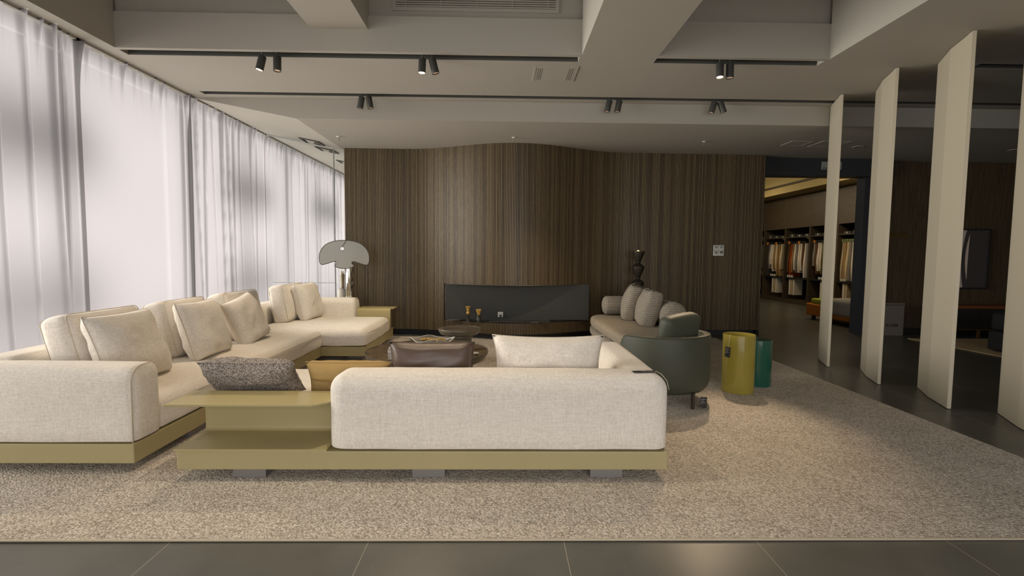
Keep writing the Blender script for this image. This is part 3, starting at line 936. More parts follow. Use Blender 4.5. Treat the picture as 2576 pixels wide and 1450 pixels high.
# far leather shelf
w, _ = c_shelf(sa, -2.13, -1.64, 7.20, 7.46, 0.505, 0.19, 0, 0.03, 7.40, 'shelf_web')
bm = NB(); prism(bm, [(-2.13, 7.225), (-1.66, 7.225), (-1.60, 7.25), (-1.60, 7.50), (-2.13, 7.50)], 0.492, 0.506, bev=0.003)
obj('shelf_top', bm, M_olive2, sa)

# ================================================================== FRONT SOFA
sb = thing('front_sofa', 'cream linen sofa seen from behind with olive leather base, in the foreground', 'sofa', (-0.43, 3.3, RZ))
leather_base(sb, [(-1.835, 2.75), (0.958, 2.75), (0.958, 3.92), (-1.835, 3.92)], 0.070, 0.178)
for (x0, x1) in ((-1.537, -1.350), (-0.514, -0.325), (0.516, 0.705)):
    for (y0, y1) in ((2.775, 2.99), (3.6, 3.85)):
        bm = NB(); bbox(bm, x0, x1, y0, y1, RZ, 0.071, 0.002, 1); obj('foot', bm, M_foot, sb)
bm = NB(); rb(bm, -0.985, 0.962, 2.752, 3.005, 0.180, 0.618, (0.095, 0.07, 0.10), n=6, m=(22, 3, 5), puff=(0.004, 0.010, 0.004), wr=0.0025, seed=21, rzb=0.014)
obj('backrest', bm, M_linen, sb, smooth=True)
bm = NB(); rb(bm, 0.715, 0.962, 2.90, 3.93, 0.180, 0.617, (0.075, 0.07, 0.10), n=6, m=(3, 12, 5), puff=(0.008, 0.004, 0.004), wr=0.0025, seed=22, rzb=0.014)
obj('armrest', bm, M_linen, sb, smooth=True)
bm = NB(); rb(bm, -1.82, 0.735, 3.075, 3.935, 0.180, 0.385, (0.06, 0.06, 0.07), n=5, m=(26, 10, 3), puff=(0.01, 0.012, 0.022), wr=0.004, seed=23, rzb=0.014)
obj('seat_cushion', bm, M_linen, sb, smooth=True)
w, _ = c_shelf(sb, -1.848, -0.990, 3.065, 2.76, 0.440, 0.180, 0, 0, 2.742, 'shelf_web')
bm = NB(); prism(bm, [(-1.905, 2.752), (-1.075, 2.752), (-1.055, 2.765), (-0.985, 2.84), (-0.985, 3.045), (-1.905, 3.045)], 0.432, 0.4455, bev=0.003)
obj('shelf_top', bm, M_olive2, sb)
# ================================================================== CUSHIONS
def box_cushion(label, loc, L, H, T, lean, yaw=0.0, roll=0.0, seed=0, material=None, group='cream linen cushions', name='cushion', pipe=True, sag=0.02):
    t = thing(name, label, 'cushion', loc, group=group)
    Mx = pose(loc, yaw, lean, roll)
    bm = NB(); rbox(bm, T, L, H, (T * 0.33, 0.05, 0.05), M=Matrix.Translation((0, 0, H / 2)), n=4, m=(3, 12, 12), puff=(T * 0.28, 0.012, 0.010), wr=0.007, seed=seed, sag=sag)
    bm.transform(Mx)
    c = obj('cover', bm, material or M_linen, t, smooth=True)
    if pipe:
        bm = NB()
        hy, hz = L / 2 - 0.022, H / 2 - 0.022
        for sx in (-1, 1):
            pts = []
            for (cy, cz, a0) in ((hy - 0.03, hz - 0.03, 0), (-hy + 0.03, hz - 0.03, 90), (-hy + 0.03, -hz + 0.03, 180), (hy - 0.03, -hz + 0.03, 270)):
                for k in range(4):
                    a = math.radians(a0 + 30 * k)
                    y = cy + 0.042 * math.cos(a); z = cz + 0.042 * math.sin(a)
                    pts.append((sx * (T / 2 - 0.012), y, z + H / 2 - (sag * 0.8 * max(0, 1 - (y / hy) ** 2) if z > 0 else 0)))
            tube(bm, pts, 0.003, 6, closed=True)
        bm.transform(Mx)
        obj('piping', bm, M_pipe, c, smooth=True)
    return t
def knife_cushion(label, loc, L, H, T, lean, yaw=0.0, roll=0.0, seed=0, material=None, group='cream linen cushions', name='cushion', pinch=0.07, pipe=None, wr=0.012):
    t = thing(name, label, 'cushion', loc, group=group)
    Mx = pose(loc, yaw, lean, roll)
    bm = NB(); pillow(bm, L, H, T, pinch, seed=seed, wr=wr)
    bm.transform(Mx)
    c = obj('cover', bm, material or M_linen, t, smooth=True)
    bm = NB(); pts = []
    N = 12
    for k in range(N): pts.append((-1 + 2 * k / N, -1))
    for k in range(N): pts.append((1, -1 + 2 * k / N))
    for k in range(N): pts.append((1 - 2 * k / N, 1))
    for k in range(N): pts.append((-1, 1 - 2 * k / N))
    P = [(0, L / 2 * u * (1 - pinch * (1 - v * v)), H / 2 * v * (1 - pinch * (1 - u * u)) + H / 2) for u, v in pts]
    tube(bm, P, 0.0028, 6, closed=True); bm.transform(Mx)
    obj('seam', bm, pipe or M_pipe, c, smooth=True)
    return t
ZSEAT = 0.395
box_cushion('large cream box cushion standing behind another beside the near armrest', (-2.80, 3.55, ZSEAT), 0.66, 0.50, 0.20, math.radians(15), seed=31)
knife_cushion('cream cushion leaning at the front by the near armrest', (-2.53, 3.475, ZSEAT - 0.005), 0.58, 0.515, 0.22, math.radians(19), seed=32, pinch=0.05)
box_cushion('cream box cushion at the back of the middle pair on the long sofa', (-2.80, 4.42, ZSEAT), 0.58, 0.50, 0.20, math.radians(14), seed=33)
knife_cushion('square cream cushion in front of the middle pair on the long sofa', (-2.52, 4.31, ZSEAT - 0.005), 0.52, 0.515, 0.21, math.radians(18), seed=34, pinch=0.05)
box_cushion('cream box cushion behind the slanted one on the long sofa', (-2.80, 5.36, ZSEAT), 0.70, 0.50, 0.20, math.radians(14), seed=35)
knife_cushion('slanted cream cushion tipping sideways on the long sofa', (-2.52, 5.09, ZSEAT - 0.005), 0.58, 0.50, 0.20, math.radians(23), roll=math.radians(9), seed=36, pinch=0.05)
box_cushion('cream box cushion at the back of the chaise', (-2.84, 6.68, ZSEAT), 0.66, 0.50, 0.20, math.radians(10), seed=37)
knife_cushion('plump cream cushion at the front of the chaise, next to the far armrest', (-2.60, 6.78, ZSEAT - 0.005), 0.62, 0.52, 0.23, math.radians(14), seed=38, pinch=0.05)

# on the front sofa (they face away from the camera, leaning back towards it)
Y_ = -PI / 2
def away(lean):  # yaw so that local +x looks to world +y and the top tips to -y
    return dict(yaw=PI / 2, lean=math.radians(lean))
knife_cushion('wide cream lumbar cushion behind the front sofa back, with peaked corners', (0.295, 3.165, 0.40), 0.72, 0.395, 0.22, seed=41, pinch=0.09, **away(6))
knife_cushion('brown leather cushion behind the front sofa back', (-0.445, 3.16, 0.40), 0.54, 0.35, 0.19, seed=42, material=M_brown, group=None, pinch=0.06, pipe=M_brown, wr=0.01, **away(8))
knife_cushion('tan suede cushion half hidden by the front sofa back', (-0.985, 3.22, 0.39), 0.54, 0.235, 0.15, seed=43, material=M_tan, group=None, pinch=0.05, pipe=M_tan, **away(22))
knife_cushion('grey boucle cushion behind the olive leather shelf', (-1.60, 3.26, 0.385), 0.60, 0.30, 0.17, seed=44, material=M_tweed, group=None, pinch=0.06, pipe=M_tweed, **away(40))

# ================================================================== COFFEE TABLES
def pedestal_table(label, cx, cy, R, ztop, rim, neck, name='coffee_table'):
    t = thing(name, label, 'coffee table', (cx, cy, RZ), group='round coffee tables')
    bm = NB(); lathe(bm, [(0, ztop - 0.012), (R - 0.012, ztop - 0.012), (R - 0.012, ztop - 0.003), (0, ztop - 0.003)], cx, cy, 72)
    obj('tabletop', bm, M_marble, t, smooth='auto')
    bm = NB()
    prof = [(0, ztop - 0.014), (R - 0.010, ztop - 0.014), (R - 0.010, ztop - 0.001), (R, ztop), (R + 0.002, ztop - 0.006), (R - 0.004, ztop - rim * 0.35), (R - 0.03, ztop - rim * 0.75), (R - 0.09, ztop - rim), (neck + 0.02, ztop - rim - 0.012), (neck, ztop - rim - 0.03)]
    lathe(bm, prof, cx, cy, 72, close=False)
    obj('rim', bm, M_tblrim, t, smooth='auto')
    bm = NB(); lathe(bm, [(neck, ztop - rim - 0.02), (neck, RZ + 0.012), (neck + 0.01, RZ + 0.006), (neck + 0.01, RZ)], cx, cy, 48)
    obj('pedestal', bm, M_tblrim, t, smooth='auto')
    return t
pedestal_table('large round coffee table with veined brown top in the middle of the sofas', -0.765, 5.02, 0.62, 0.32, 0.10, 0.33)
pedestal_table('small round pedestal table in front of the fireplace', -0.522, 5.98, 0.257, 0.405, 0.085, 0.148)

# books
bz = 0.321
for k, (w, d, h, rot, dx) in enumerate(((0.30, 0.22, 0.024, 0.10, 0.0), (0.30, 0.22, 0.020, 0.04, 0.004), (0.30, 0.22, 0.018, 0.12, -0.002), (0.30, 0.22, 0.024, 0.02, 0.003), (0.29, 0.21, 0.018, 0.08, 0.0))):
    lab = ('bottom', 'second', 'middle', 'fourth', 'topmost')[k]
    loc = (-0.92 + dx, 4.66, bz)
    b_ = thing('book', f'white closed book, {lab} of the stack on the large coffee table', 'book', loc, rot, group='white books stacked on the coffee table')
    bm = NB(); box(bm, -w / 2 + 0.002, w / 2 - 0.004, -d / 2 + 0.004, d / 2 - 0.004, 0.002, h - 0.002); obj('pages', bm, M_paper, b_, local=True)
    bm = NB(); box(bm, -w / 2, w / 2, -d / 2, d / 2, 0, 0.002); box(bm, -w / 2, w / 2, -d / 2, d / 2, h - 0.002, h); box(bm, -w / 2, -w / 2 + 0.003, -d / 2, d / 2, 0.002, h - 0.002)
    obj('cover', bm, mat('book_cover', rgb(206, 198, 194), 0.6), b_, local=True)
    bz += h + 0.0005

# wavy glass bowl with golden pieces
bw = thing('glass_bowl', 'wavy clear glass bowl with golden pieces on the large coffee table', 'bowl', (-0.76, 5.28, 0.321))
bm = NB(); rings = []
prof = [(0.05, 0.002), (0.10, 0.006), (0.15, 0.03), (0.19, 0.065), (0.205, 0.085)]
for r, z in prof:
    ring = []
    for k in range(48):
        a = 2 * PI * k / 48
        f = (r / 0.205) ** 3
        ring.append(bm.verts.new((-0.76 + (r + 0.02 * f * math.sin(3 * a)) * math.cos(a) * 1.15, 5.28 + r * math.sin(a) * 0.75, 0.322 + z * 0.8 + 0.016 * f * math.sin(4 * a + 0.6))))
    rings.append(ring)
bm.faces.new(rings[0][::-1])
for a, b in zip(rings, rings[1:]):
    for k in range(48): bm.faces.new((a[k], a[(k + 1) % 48], b[(k + 1) % 48], b[k]))
gb = obj('bowl', bm, M_bowl, bw, smooth=True)
bm = NB(); tube(bm, [v for v in [(-0.76 + (0.205 + 0.02 * math.sin(3 * a)) * math.cos(a) * 1.15, 5.28 + 0.205 * math.sin(a) * 0.75, 0.390 + 0.016 * math.sin(4 * a + 0.6)) for a in [2 * PI * k / 48 for k in range(48)]]], 0.006, 6, closed=True)
obj('rim', bm, mat('clear_rim', rgb(190, 186, 178), 0.08, spec=0.8), bw, smooth=True)
for k, (dx, dy, rz) in enumerate(((-0.06, 0.0, 0.4), (0.03, -0.02, -0.5), (0.10, 0.02, 0.2), (-0.01, 0.05, 1.2))):
    g = thing('golden_piece', f'curled golden ornament lying in the glass bowl, {("leftmost", "second from left", "rightmost", "rearmost")[k]}', 'ornament', (-0.76 + dx, 5.28 + dy, 0.332), rz, group='golden ornaments in the glass bowl')
    bm = NB(); tube(bm, [(0.045 * math.cos(a), 0.02 * math.sin(a) , 0.022 + 0.022 * math.sin(a * 0.5) + 0.01) for a in [PI * 1.3 * q / 9 for q in range(10)]], [0.004 + 0.011 * math.sin(PI * q / 9) for q in range(10)], 8)
    obj('curl', bm, M_gold, g, local=True, smooth=True)
gd = thing('glass_dish', 'tiny clear glass dish at the right edge of the large coffee table', 'dish', (-0.27, 4.80, 0.319))
bm = NB(); lathe(bm, [(0, 0.0), (0.03, 0.0), (0.042, 0.018), (0.044, 0.02), (0.038, 0.016), (0.026, 0.006), (0, 0.005)], 0, 0, 24)
obj('dish', bm, mat('pressed_glass', rgb(186, 180, 168), 0.15, spec=0.8), gd, local=True, smooth=True)

# ================================================================== TUB CHAIR
ch = thing('tub_chair', 'dark green leather tub chair behind the front sofa', 'armchair', (1.45, 4.42, RZ))
CX, CY, CR = 1.45, 4.42, 0.42
a0, a1 = math.radians(196), math.radians(392)
bm = NB()
n = 44
prof = []   # closed profile (radial, z) of the shell wall, thick rim
th = 0.075
zb, zt = 0.125, 0.612
pr = [(-th, zb + 0.10), (-0.10, zb + 0.015), (-0.08, zb), (-0.045, zb + 0.012), (-0.015, zb + 0.05), (0.0, zb + 0.11), (0.002, 0.38), (0.0, zt - 0.03), (-0.006, zt - 0.008), (-0.02, zt), (-th + 0.015, zt), (-th, zt - 0.02)]
rings = []
for i in range(n + 1):
    f = i / n
    a = a0 + (a1 - a0) * f
    e = min(f, 1 - f) / 0.05
    drop = 0.05 * (1 - min(1, e)) ** 2
    ring = []
    for (dr, z) in pr:
        r = CR + dr
        zz = z - (drop if z > 0.5 else 0) + 0.012 * math.sin(PI * f) * (1 if z > 0.5 else 0)
        ring.append(bm.verts.new((CX + r * math.cos(a), CY + r * math.sin(a), zz)))
    rings.append(ring)
m = len(pr)
for A, B in zip(rings, rings[1:]):
    for k in range(m):
        bm.faces.new((A[k], B[k], B[(k + 1) % m], A[(k + 1) % m]))
bm.faces.new(rings[0]); bm.faces.new(rings[-1][::-1])
bmesh.ops.recalc_face_normals(bm, faces=bm.faces[:])
shell = obj('shell', bm, M_dchair, ch, smooth='auto')
bm = NB()
for dr in (-0.012, -th + 0.008):
    tube(bm, [(CX + (CR + dr) * math.cos(a0 + (a1 - a0) * k / 40), CY + (CR + dr) * math.sin(a0 + (a1 - a0) * k / 40), zt + 0.0 + 0.012 * math.sin(PI * k / 40) - 0.05 * (1 - min(1, min(k / 40, 1 - k / 40) / 0.05)) ** 2) for k in range(41)], 0.004, 6)
obj('piping', bm, M_chairseam, shell, smooth=True)
bm = NB(); lathe(bm, [(0, 0.15), (0.30, 0.15), (0.34, 0.18), (0.345, 0.36), (0.33, 0.41), (0.27, 0.435), (0, 0.445)], CX, CY, 48)
obj('seat', bm, M_dchair, ch, smooth='auto')
for (x, y) in ((1.615, 4.065), (1.12, 4.25), (1.30, 4.75), (1.80, 4.60)):
    bm = NB(); lathe(bm, [(0.014, RZ), (0.017, 0.15)], x, y, 12); obj('leg', bm, M_bronze, ch, smooth='auto')
tq = box_cushion('dark green leather back cushion standing in the tub chair', (1.525, 4.27, 0.425), 0.40, 0.385, 0.12, math.radians(12), yaw=math.radians(118), roll=math.radians(-5), seed=51, material=M_dchair, group=None, pipe=False, sag=0.0)

# ================================================================== TWEED DAYBED
db = thing('tweed_daybed', 'grey tweed daybed with curved seat and bolsters in front of the wall', 'sofa', (1.75, 6.3, RZ))
M_st_x = striped('tweed_seat', 'X', 0.0095, rgb(82, 74, 66), rgb(196, 184, 162), math.radians(45))
M_st_z = striped('tweed_lines', 'Z', 0.0125, rgb(78, 72, 66), rgb(186, 176, 158))
outline = []
P0 = [(1.30, 5.35), (1.50, 4.98), (1.85, 4.95), (2.25, 5.25), (2.30, 6.4), (2.28, 7.30), (1.80, 7.42), (1.33, 7.36), (1.24, 6.9), (1.27, 6.1)]
def smooth_loop(P, it=3):
    for _ in range(it):
        Q = []
        for i in range(len(P)):
            a, b = P[i], P[(i + 1) % len(P)]
            Q += [(0.75 * a[0] + 0.25 * b[0], 0.75 * a[1] + 0.25 * b[1]), (0.25 * a[0] + 0.75 * b[0], 0.25 * a[1] + 0.75 * b[1])]
        P = Q
    return P
SL = smooth_loop(P0)
def soft_slab(bm, loop, z0, z1, r, crown=0.0):
    c = (sum(p[0] for p in loop) / len(loop), sum(p[1] for p in loop) / len(loop))
    def off(d):
        out = []
        n = len(loop)
        for i in range(n):
            a, b = loop[i - 1], loop[(i + 1) % n]
            tx, ty = b[0] - a[0], b[1] - a[1]; l = math.hypot(tx, ty)
            nx, ny = ty / l, -tx / l
            if (loop[i][0] - c[0]) * nx + (loop[i][1] - c[1]) * ny < 0: nx, ny = -nx, -ny
            out.append((loop[i][0] - nx * d, loop[i][1] - ny * d))
        return out
    layers = [(r, z0)] + [(r - r * math.sin(PI / 2 * k / 4), z0 + r * (1 - math.cos(PI / 2 * k / 4))) for k in range(1, 5)] + [(r - r * math.cos(PI / 2 * k / 4), z1 - r + r * math.sin(PI / 2 * k / 4)) for k in range(0, 5)]
    layers += [(r * 2.2, z1 + crown * 0.5)]
    rr = []
    for d, z in layers:
        rr.append([bm.verts.new((x, y, z)) for x, y in off(d)])
    for A, B in zip(rr, rr[1:]):
        n = len(A)
        for k in range(n): bm.faces.new((A[k], A[(k + 1) % n], B[(k + 1) % n], B[k]))
    ctr = bm.verts.new((c[0], c[1], z1 + crown))
    n = len(rr[-1])
    for k in range(n): bm.faces.new((rr[-1][k], rr[-1][(k + 1) % n], ctr))
    bm.faces.new(rr[0][::-1])
    bmesh.ops.recalc_face_normals(bm, faces=bm.faces[:])
bm = NB(); soft_slab(bm, SL, 0.285, 0.425, 0.055, 0.012); obj('seat_cushion', bm, M_st_x, db, smooth=True)
bm = NB(); soft_slab(bm, [(1.76 + (x - 1.76) * 1.01, 6.2 + (y - 6.2) * 1.005) for x, y in SL], 0.165, 0.29, 0.05); obj('base', bm, M_st_z, db, smooth=True)
def capsule(bm, p, q, r):
    p, q = Vector(p), Vector(q); d = (q - p); L = d.length
    prof = [(0, 0.0)] + [(r * math.sin(PI / 2 * k / 5) ** 0.8, 0.5 * r * (1 - math.cos(PI / 2 * k / 5))) for k in range(1, 6)] + [(r, L / 2)] + [(r * math.sin(PI / 2 * k / 5) ** 0.8, L - 0.5 * r * (1 - math.cos(PI / 2 * k / 5))) for k in range(5, 0, -1)] + [(0, L)]
    lathe(bm, prof, 0, 0, 32, M=Matrix.Translation(p) @ d.to_track_quat('Z', 'Y').to_matrix().to_4x4())
bm = NB(); capsule(bm, (1.47, 7.22, 0.575), (2.20, 7.22, 0.575), 0.138); obj('bolster', bm, M_st_z, db, smooth=True)
bm = NB(); capsule(bm, (2.08, 5.85, 0.585), (2.08, 7.05, 0.585), 0.165); obj('bolster', bm, M_st_z, db, smooth=True)
for (x, y) in ((1.36, 7.28), (1.45, 5.2), (2.15, 5.4), (2.15, 7.2)):
    bm = NB(); lathe(bm, [(0.012, RZ), (0.016, 0.18)], x, y, 10); obj('leg', bm, M_bronze, db, smooth='auto')
box_cushion('grey tweed cushion at the front of the pair on the daybed', (1.80, 6.22, 0.425), 0.52, 0.47, 0.19, math.radians(14), yaw=PI - 0.15, seed=61, material=M_st_z, group='tweed cushions on the daybed', pipe=False)
box_cushion('grey tweed cushion at the back of the pair on the daybed', (1.74, 6.78, 0.425), 0.52, 0.49, 0.19, math.radians(14), yaw=PI - 0.25, seed=62, material=M_st_z, group='tweed cushions on the daybed', pipe=False)

# ================================================================== CYLINDER STOOLS
def drum(label, cx, cy, R, h, m, recess):
    t = thing('cylinder_stool', label, 'stool', (cx, cy, RZ))
    bm = NB()
    lathe(bm, [(0, RZ), (R - 0.004, RZ), (R, RZ + 0.004), (R, h - 0.003), (R - 0.003, h), (R - 0.007, h - 0.001), (R - 0.009, h - recess), (0, h - recess)], cx, cy, 64)
    obj('drum', bm, m, t, smooth='auto')
    return t
drum('tall yellow glossy cylinder stool on the rug', 2.268, 4.635, 0.146, 0.566, M_yellow, 0.05)
gs = drum('shorter dark green glossy cylinder stool behind the yellow one', 2.580, 4.880, 0.132, 0.478, M_green, 0.012)
bm = NB(); lathe(bm, [(0.123, 0.4755), (0.1305, 0.4775), (0.1305, 0.4785), (0.123, 0.4785)], 2.58, 4.88, 48)
obj('rim', bm, M_green, gs, smooth='auto')

# ================================================================== PRICE TAGS
def price_tag(label, loc, euler, w, h, string_pts=None):
    t = bpy.data.objects.new('price_tag', None); t.empty_display_size = 0.03; COL.objects.link(t)
    t.location = loc; t.rotation_euler = euler
    tag(t, label, 'tag', 'black price tags')
    bm = NB(); bbox(bm, -w / 2, w / 2, -0.0008, 0.0008, -h, 0, 0.0006, 1); obj('card', bm, M_tag, t, local=True)
    bm = NB()
    for k, (x0, x1, z) in enumerate(((0.10, 0.85, 0.20), (0.10, 0.55, 0.27), (0.10, 0.60, 0.40), (0.10, 0.80, 0.52), (0.10, 0.40, 0.60), (0.08, 0.32, 0.93))):
        box(bm, -w / 2 + w * x0, -w / 2 + w * x1, -0.0014, -0.0008, -h * z - 0.0011, -h * z + 0.0011)
    obj('print', bm, M_print, t, local=True)['kind'] = 'stuff'
    bm = NB(); lathe(bm, [(0.002, -0.0002), (0.002, 0.0004)], 0, 0, 10, M=Matrix.Translation((0, -0.0012, -h * 0.06)) @ Matrix.Rotation(PI / 2, 4, 'X')); obj('eyelet', bm, M_white, t, local=True)
    if string_pts:
        bm = NB(); tube(bm, string_pts, 0.0016, 6); obj('string', bm, mat('cream_string', rgb(214, 202, 168), 0.8), t, smooth=True)
    return t
price_tag('black price tag hanging beside the tub chair leg', (1.705, 4.06, 0.118), (0, math.radians(3), math.radians(8)), 0.062, 0.096,
          [(1.705, 4.062, 0.116), (1.70, 4.09, 0.135), (1.69, 4.12, 0.160)])
price_tag('black price tag hanging on the yellow stool', (2.131, 4.565, 0.452), (0, math.radians(4), math.radians(-52)), 0.050, 0.098,
          [(2.131, 4.565, 0.449), (2.134, 4.556, 0.50), (2.138, 4.551, 0.562), (2.150, 4.565, 0.569)])
price_tag('black price tag lying on the right arm of the front sofa', (0.905, 2.85, 0.624), (math.radians(-90), math.radians(0), math.radians(-84)), 0.045, 0.14,
          [(0.905, 2.85, 0.625), (0.93, 2.82, 0.615), (0.957, 2.80, 0.580), (0.967, 2.79, 0.53)])

# ================================================================== BY THE WALL: lamp, vases, totem
lp = thing('floor_lamp', 'floor lamp with a mask shaped mirrored shade by the curtain', 'lamp', (-2.33, 7.46, 0))
half = [(0.0, 1.497), (0.10, 1.492), (0.20, 1.468), (0.28, 1.425), (0.335, 1.36), (0.362, 1.29), (0.368, 1.225), (0.358, 1.165), (0.335, 1.137), (0.31, 1.136), (0.24, 1.156), (0.175, 1.180), (0.135, 1.187), (0.112, 1.182), (0.104, 1.166), (0.115, 1.147), (0.142, 1.130), (0.138, 1.115), (0.10, 1.094), (0.05, 1.083), (0.0, 1.083)]
sh = [( -2.332 + x, z) for x, z in half] + [(-2.332 - x, z) for x, z in half[-2:0:-1]]
YX = Matrix(((1, 0, 0, 0), (0, 0, 1, 0), (0, 1, 0, 0), (0, 0, 0, 1)))
def plate_with_hole(loop, hole, y0, y1):
    bm = NB()
    t = NB()
    vo = [t.verts.new((x, y0, z)) for x, z in loop]; vh = [t.verts.new((x, y0, z)) for x, z in hole]
    eo = [t.edges.new((vo[i], vo[(i + 1) % len(vo)])) for i in range(len(vo))]
    eh = [t.edges.new((vh[i], vh[(i + 1) % len(vh)])) for i in range(len(vh))]
    bmesh.ops.triangle_fill(t, use_beauty=True, use_dissolve=False, edges=eo + eh)
    bmesh.ops.solidify(t, geom=t.faces[:], thickness=(y1 - y0))
    bmesh.ops.recalc_face_normals(t, faces=t.faces[:])
    merge(bm, t)
    return bm
def circ(cx, cz, r, n=16): return [(cx + r * math.cos(2 * PI * k / n), cz + r * 0.95 * math.sin(2 * PI * k / n)) for k in range(n)]
def refine(loop, it=2):
    return smooth_loop(loop, it)
shade = obj('shade', plate_with_hole(refine(sh), circ(-2.361, 1.373, 0.031), 7.30, 7.308), M_mirror, lp)
bm = NB()
tube(bm, [(x, 7.302, z) for x, z in refine(sh)], 0.0055, 6, closed=True)
tube(bm, [(x, 7.302, z) for x, z in circ(-2.361, 1.373, 0.032)], 0.004, 6, closed=True)
tube(bm, [(-2.355, 7.298, 1.404), (-2.298, 7.298, 1.494)], 0.0045, 6)
obj('shade_edge', bm, M_lampblk, lp, smooth=True)
bm = NB(); tube(bm, [(-2.322, 7.312, 1.2), (-2.322, 7.312, 0.02)], 0.007, 10); tube(bm, [(-2.322, 7.312, 1.30), (-2.322, 7.46, 1.30)], 0.006, 8)
obj('stem', bm, M_lampblk, lp, smooth=True)
bm = NB()
rings = []
for j in range(36):
    z = 0.02 + 1.36 * j / 35
    rings.append([bm.verts.new((-2.31 + (0.062 + 0.006 * math.sin(5 * a + 2.5 * math.sin(z * 9)) + 0.004 * math.sin(z * 31 + a)) * math.cos(a), 7.47 + (0.062 + 0.006 * math.sin(4 * a + z * 7)) * math.sin(a), z)) for a in [2 * PI * k / 28 for k in range(28)]])
for A, B in zip(rings, rings[1:]):
    for k in range(28): bm.faces.new((A[k], A[(k + 1) % 28], B[(k + 1) % 28], B[k]))
bm.faces.new(rings[0][::-1]); bm.faces.new(rings[-1])
obj('column', bm, M_chrome, lp, smooth=True)
bm = NB(); lathe(bm, [(0, 0), (0.16, 0), (0.16, 0.012), (0.15, 0.02), (0, 0.02)], -2.32, 7.50, 40); obj('base', bm, M_lampblk, lp, smooth='auto')

vs = thing('grey_vase', 'pale grey vase of dried stems between the sofa and the lamp', 'vase', (-2.455, 7.60, 0))
bm = NB(); lathe(bm, [(0, 0.0), (0.065, 0.0), (0.075, 0.02), (0.078, 0.40), (0.076, 0.735), (0.060, 0.765), (0.045, 0.77), (0.045, 0.74), (0, 0.73)], -2.455, 7.60, 32)
obj('vessel', bm, mat('grey_ceramic', rgb(178, 172, 160), 0.6), vs, smooth='auto')
bm = NB()
for k in range(14):
    a = random.random() * 6.28; r = random.random() * 0.03
    tube(bm, [(-2.455 + r * math.cos(a), 7.60 + r * math.sin(a), 0.73), (-2.455 + r * 1.5 * math.cos(a), 7.60 + r * 1.4 * math.sin(a), 0.96 + 0.08 * random.random())], [0.004, 0.007], 6)
obj('dried_stems', bm, mat('dried_stem', rgb(176, 160, 130), 0.9), vs, smooth=True)['kind'] = 'stuff'

tt = thing('totem_lamp', 'dark bronze totem of stacked cones standing by the slatted wall', 'sculpture', (2.10, 7.62, 0))
zz = 1.376
bm0 = None; k = 0
while zz > 0.2:
    bm = NB()
    lathe(bm, [(0, zz - 0.004), (0.096, zz - 0.004), (0.1, zz), (0.1, zz - 0.006), (0.036, zz - 0.168), (0.034, zz - 0.172), (0.034, zz - 0.176), (0, zz - 0.176)], 2.10, 7.62, 40)
    obj('cone', bm, M_bronze, tt, smooth='auto')
    bm = NB()
    lathe(bm, [(0.026, zz - 0.176), (0.026, zz - 0.182), (0.03, zz - 0.182), (0.098, zz - 0.238), (0.1, zz - 0.244), (0, zz - 0.244)], 2.10, 7.62, 40)
    obj('collar', bm, mat('dull_bronze', rgb(52, 48, 42), 0.5, metal=0.5), tt, smooth='auto')
    zz -= 0.244; k += 1
bm = NB(); lathe(bm, [(0.10, 0.0), (0.10, 0.02), (0.03, 0.03), (0.03, zz)], 2.10, 7.62, 32); obj('foot', bm, M_bronze, tt, smooth='auto')
bm = NB(); lathe(bm, [(0, 1.372), (0.02, 1.374), (0.016, 1.39), (0, 1.396)], 2.09, 7.60, 12); obj('bulb', bm, mat('bulb_glass', rgb(230, 210, 150), 0.3, emit=(1, 0.85, 0.45, 1), estr=0.8), tt, smooth=True)

# candle holders, socket, plastic
def candle(label, cx, cy, prof_bot, prof_mid, prof_top):
    t = thing('candle_holder', label, 'candle holder', (cx, cy, NZ0), group='candle holders on the fireplace ledge')
    for nm, pf, mm in (('foot', prof_bot, M_dglaze), ('stem', prof_mid, M_gold), ('cup', prof_top, M_gold)):
        if pf:
            bm = NB(); lathe(bm, [(r, NZ0 + z) for r, z in pf], cx, cy, 28); obj(nm, bm, mm, t, smooth='auto')
candle('tall gold and black candle holder on the fireplace ledge', -0.527, 7.50,
       [(0, 0), (0.034, 0), (0.034, 0.006), (0.016, 0.085), (0.022, 0.10), (0.018, 0.108), (0, 0.108)],
       [(0.016, 0.106), (0.026, 0.122), (0.026, 0.140), (0.016, 0.152), (0, 0.152)],
       [(0.016, 0.150), (0.024, 0.165), (0.024, 0.205), (0.040, 0.215), (0.042, 0.228), (0.022, 0.228), (0.02, 0.20), (0, 0.20)])
candle('shorter gold and black candle holder, right of the tall one', -0.362, 7.46,
       [(0, 0), (0.032, 0), (0.032, 0.070), (0.020, 0.092), (0.024, 0.10), (0, 0.10)],
       [(0.018, 0.10), (0.024, 0.106), (0.020, 0.112), (0, 0.112)],
       [(0.018, 0.110), (0.024, 0.125), (0.038, 0.165), (0.042, 0.178), (0.042, 0.188), (0.036, 0.186), (0.018, 0.14), (0, 0.14)])
sk = thing('wall_socket', 'pale square power socket with black plug on the niche back', 'socket', (-0.03, 7.715, 0.36))
bm = NB(); bbox(bm, -0.073, 0.010, 7.708, 7.719, 0.325, 0.408, 0.004); obj('plate', bm, M_white, sk)
bm = NB(); lathe(bm, [(0, 0), (0.016, 0), (0.018, 0.01), (0.012, 0.04), (0, 0.042)], 0, 0, 16, M=Matrix.Translation((-0.031, 7.707, 0.350)) @ Matrix.Rotation(PI / 2, 4, 'X')); obj('plug', bm, M_tag, sk, smooth='auto')
bm = NB(); tube(bm, [(-0.031, 7.675, 0.345), (-0.031, 7.67, 0.32), (-0.031, 7.675, 0.292), (-0.02, 7.66, 0.289)], 0.004, 8); obj('cable', bm, M_tag, sk, smooth=True)
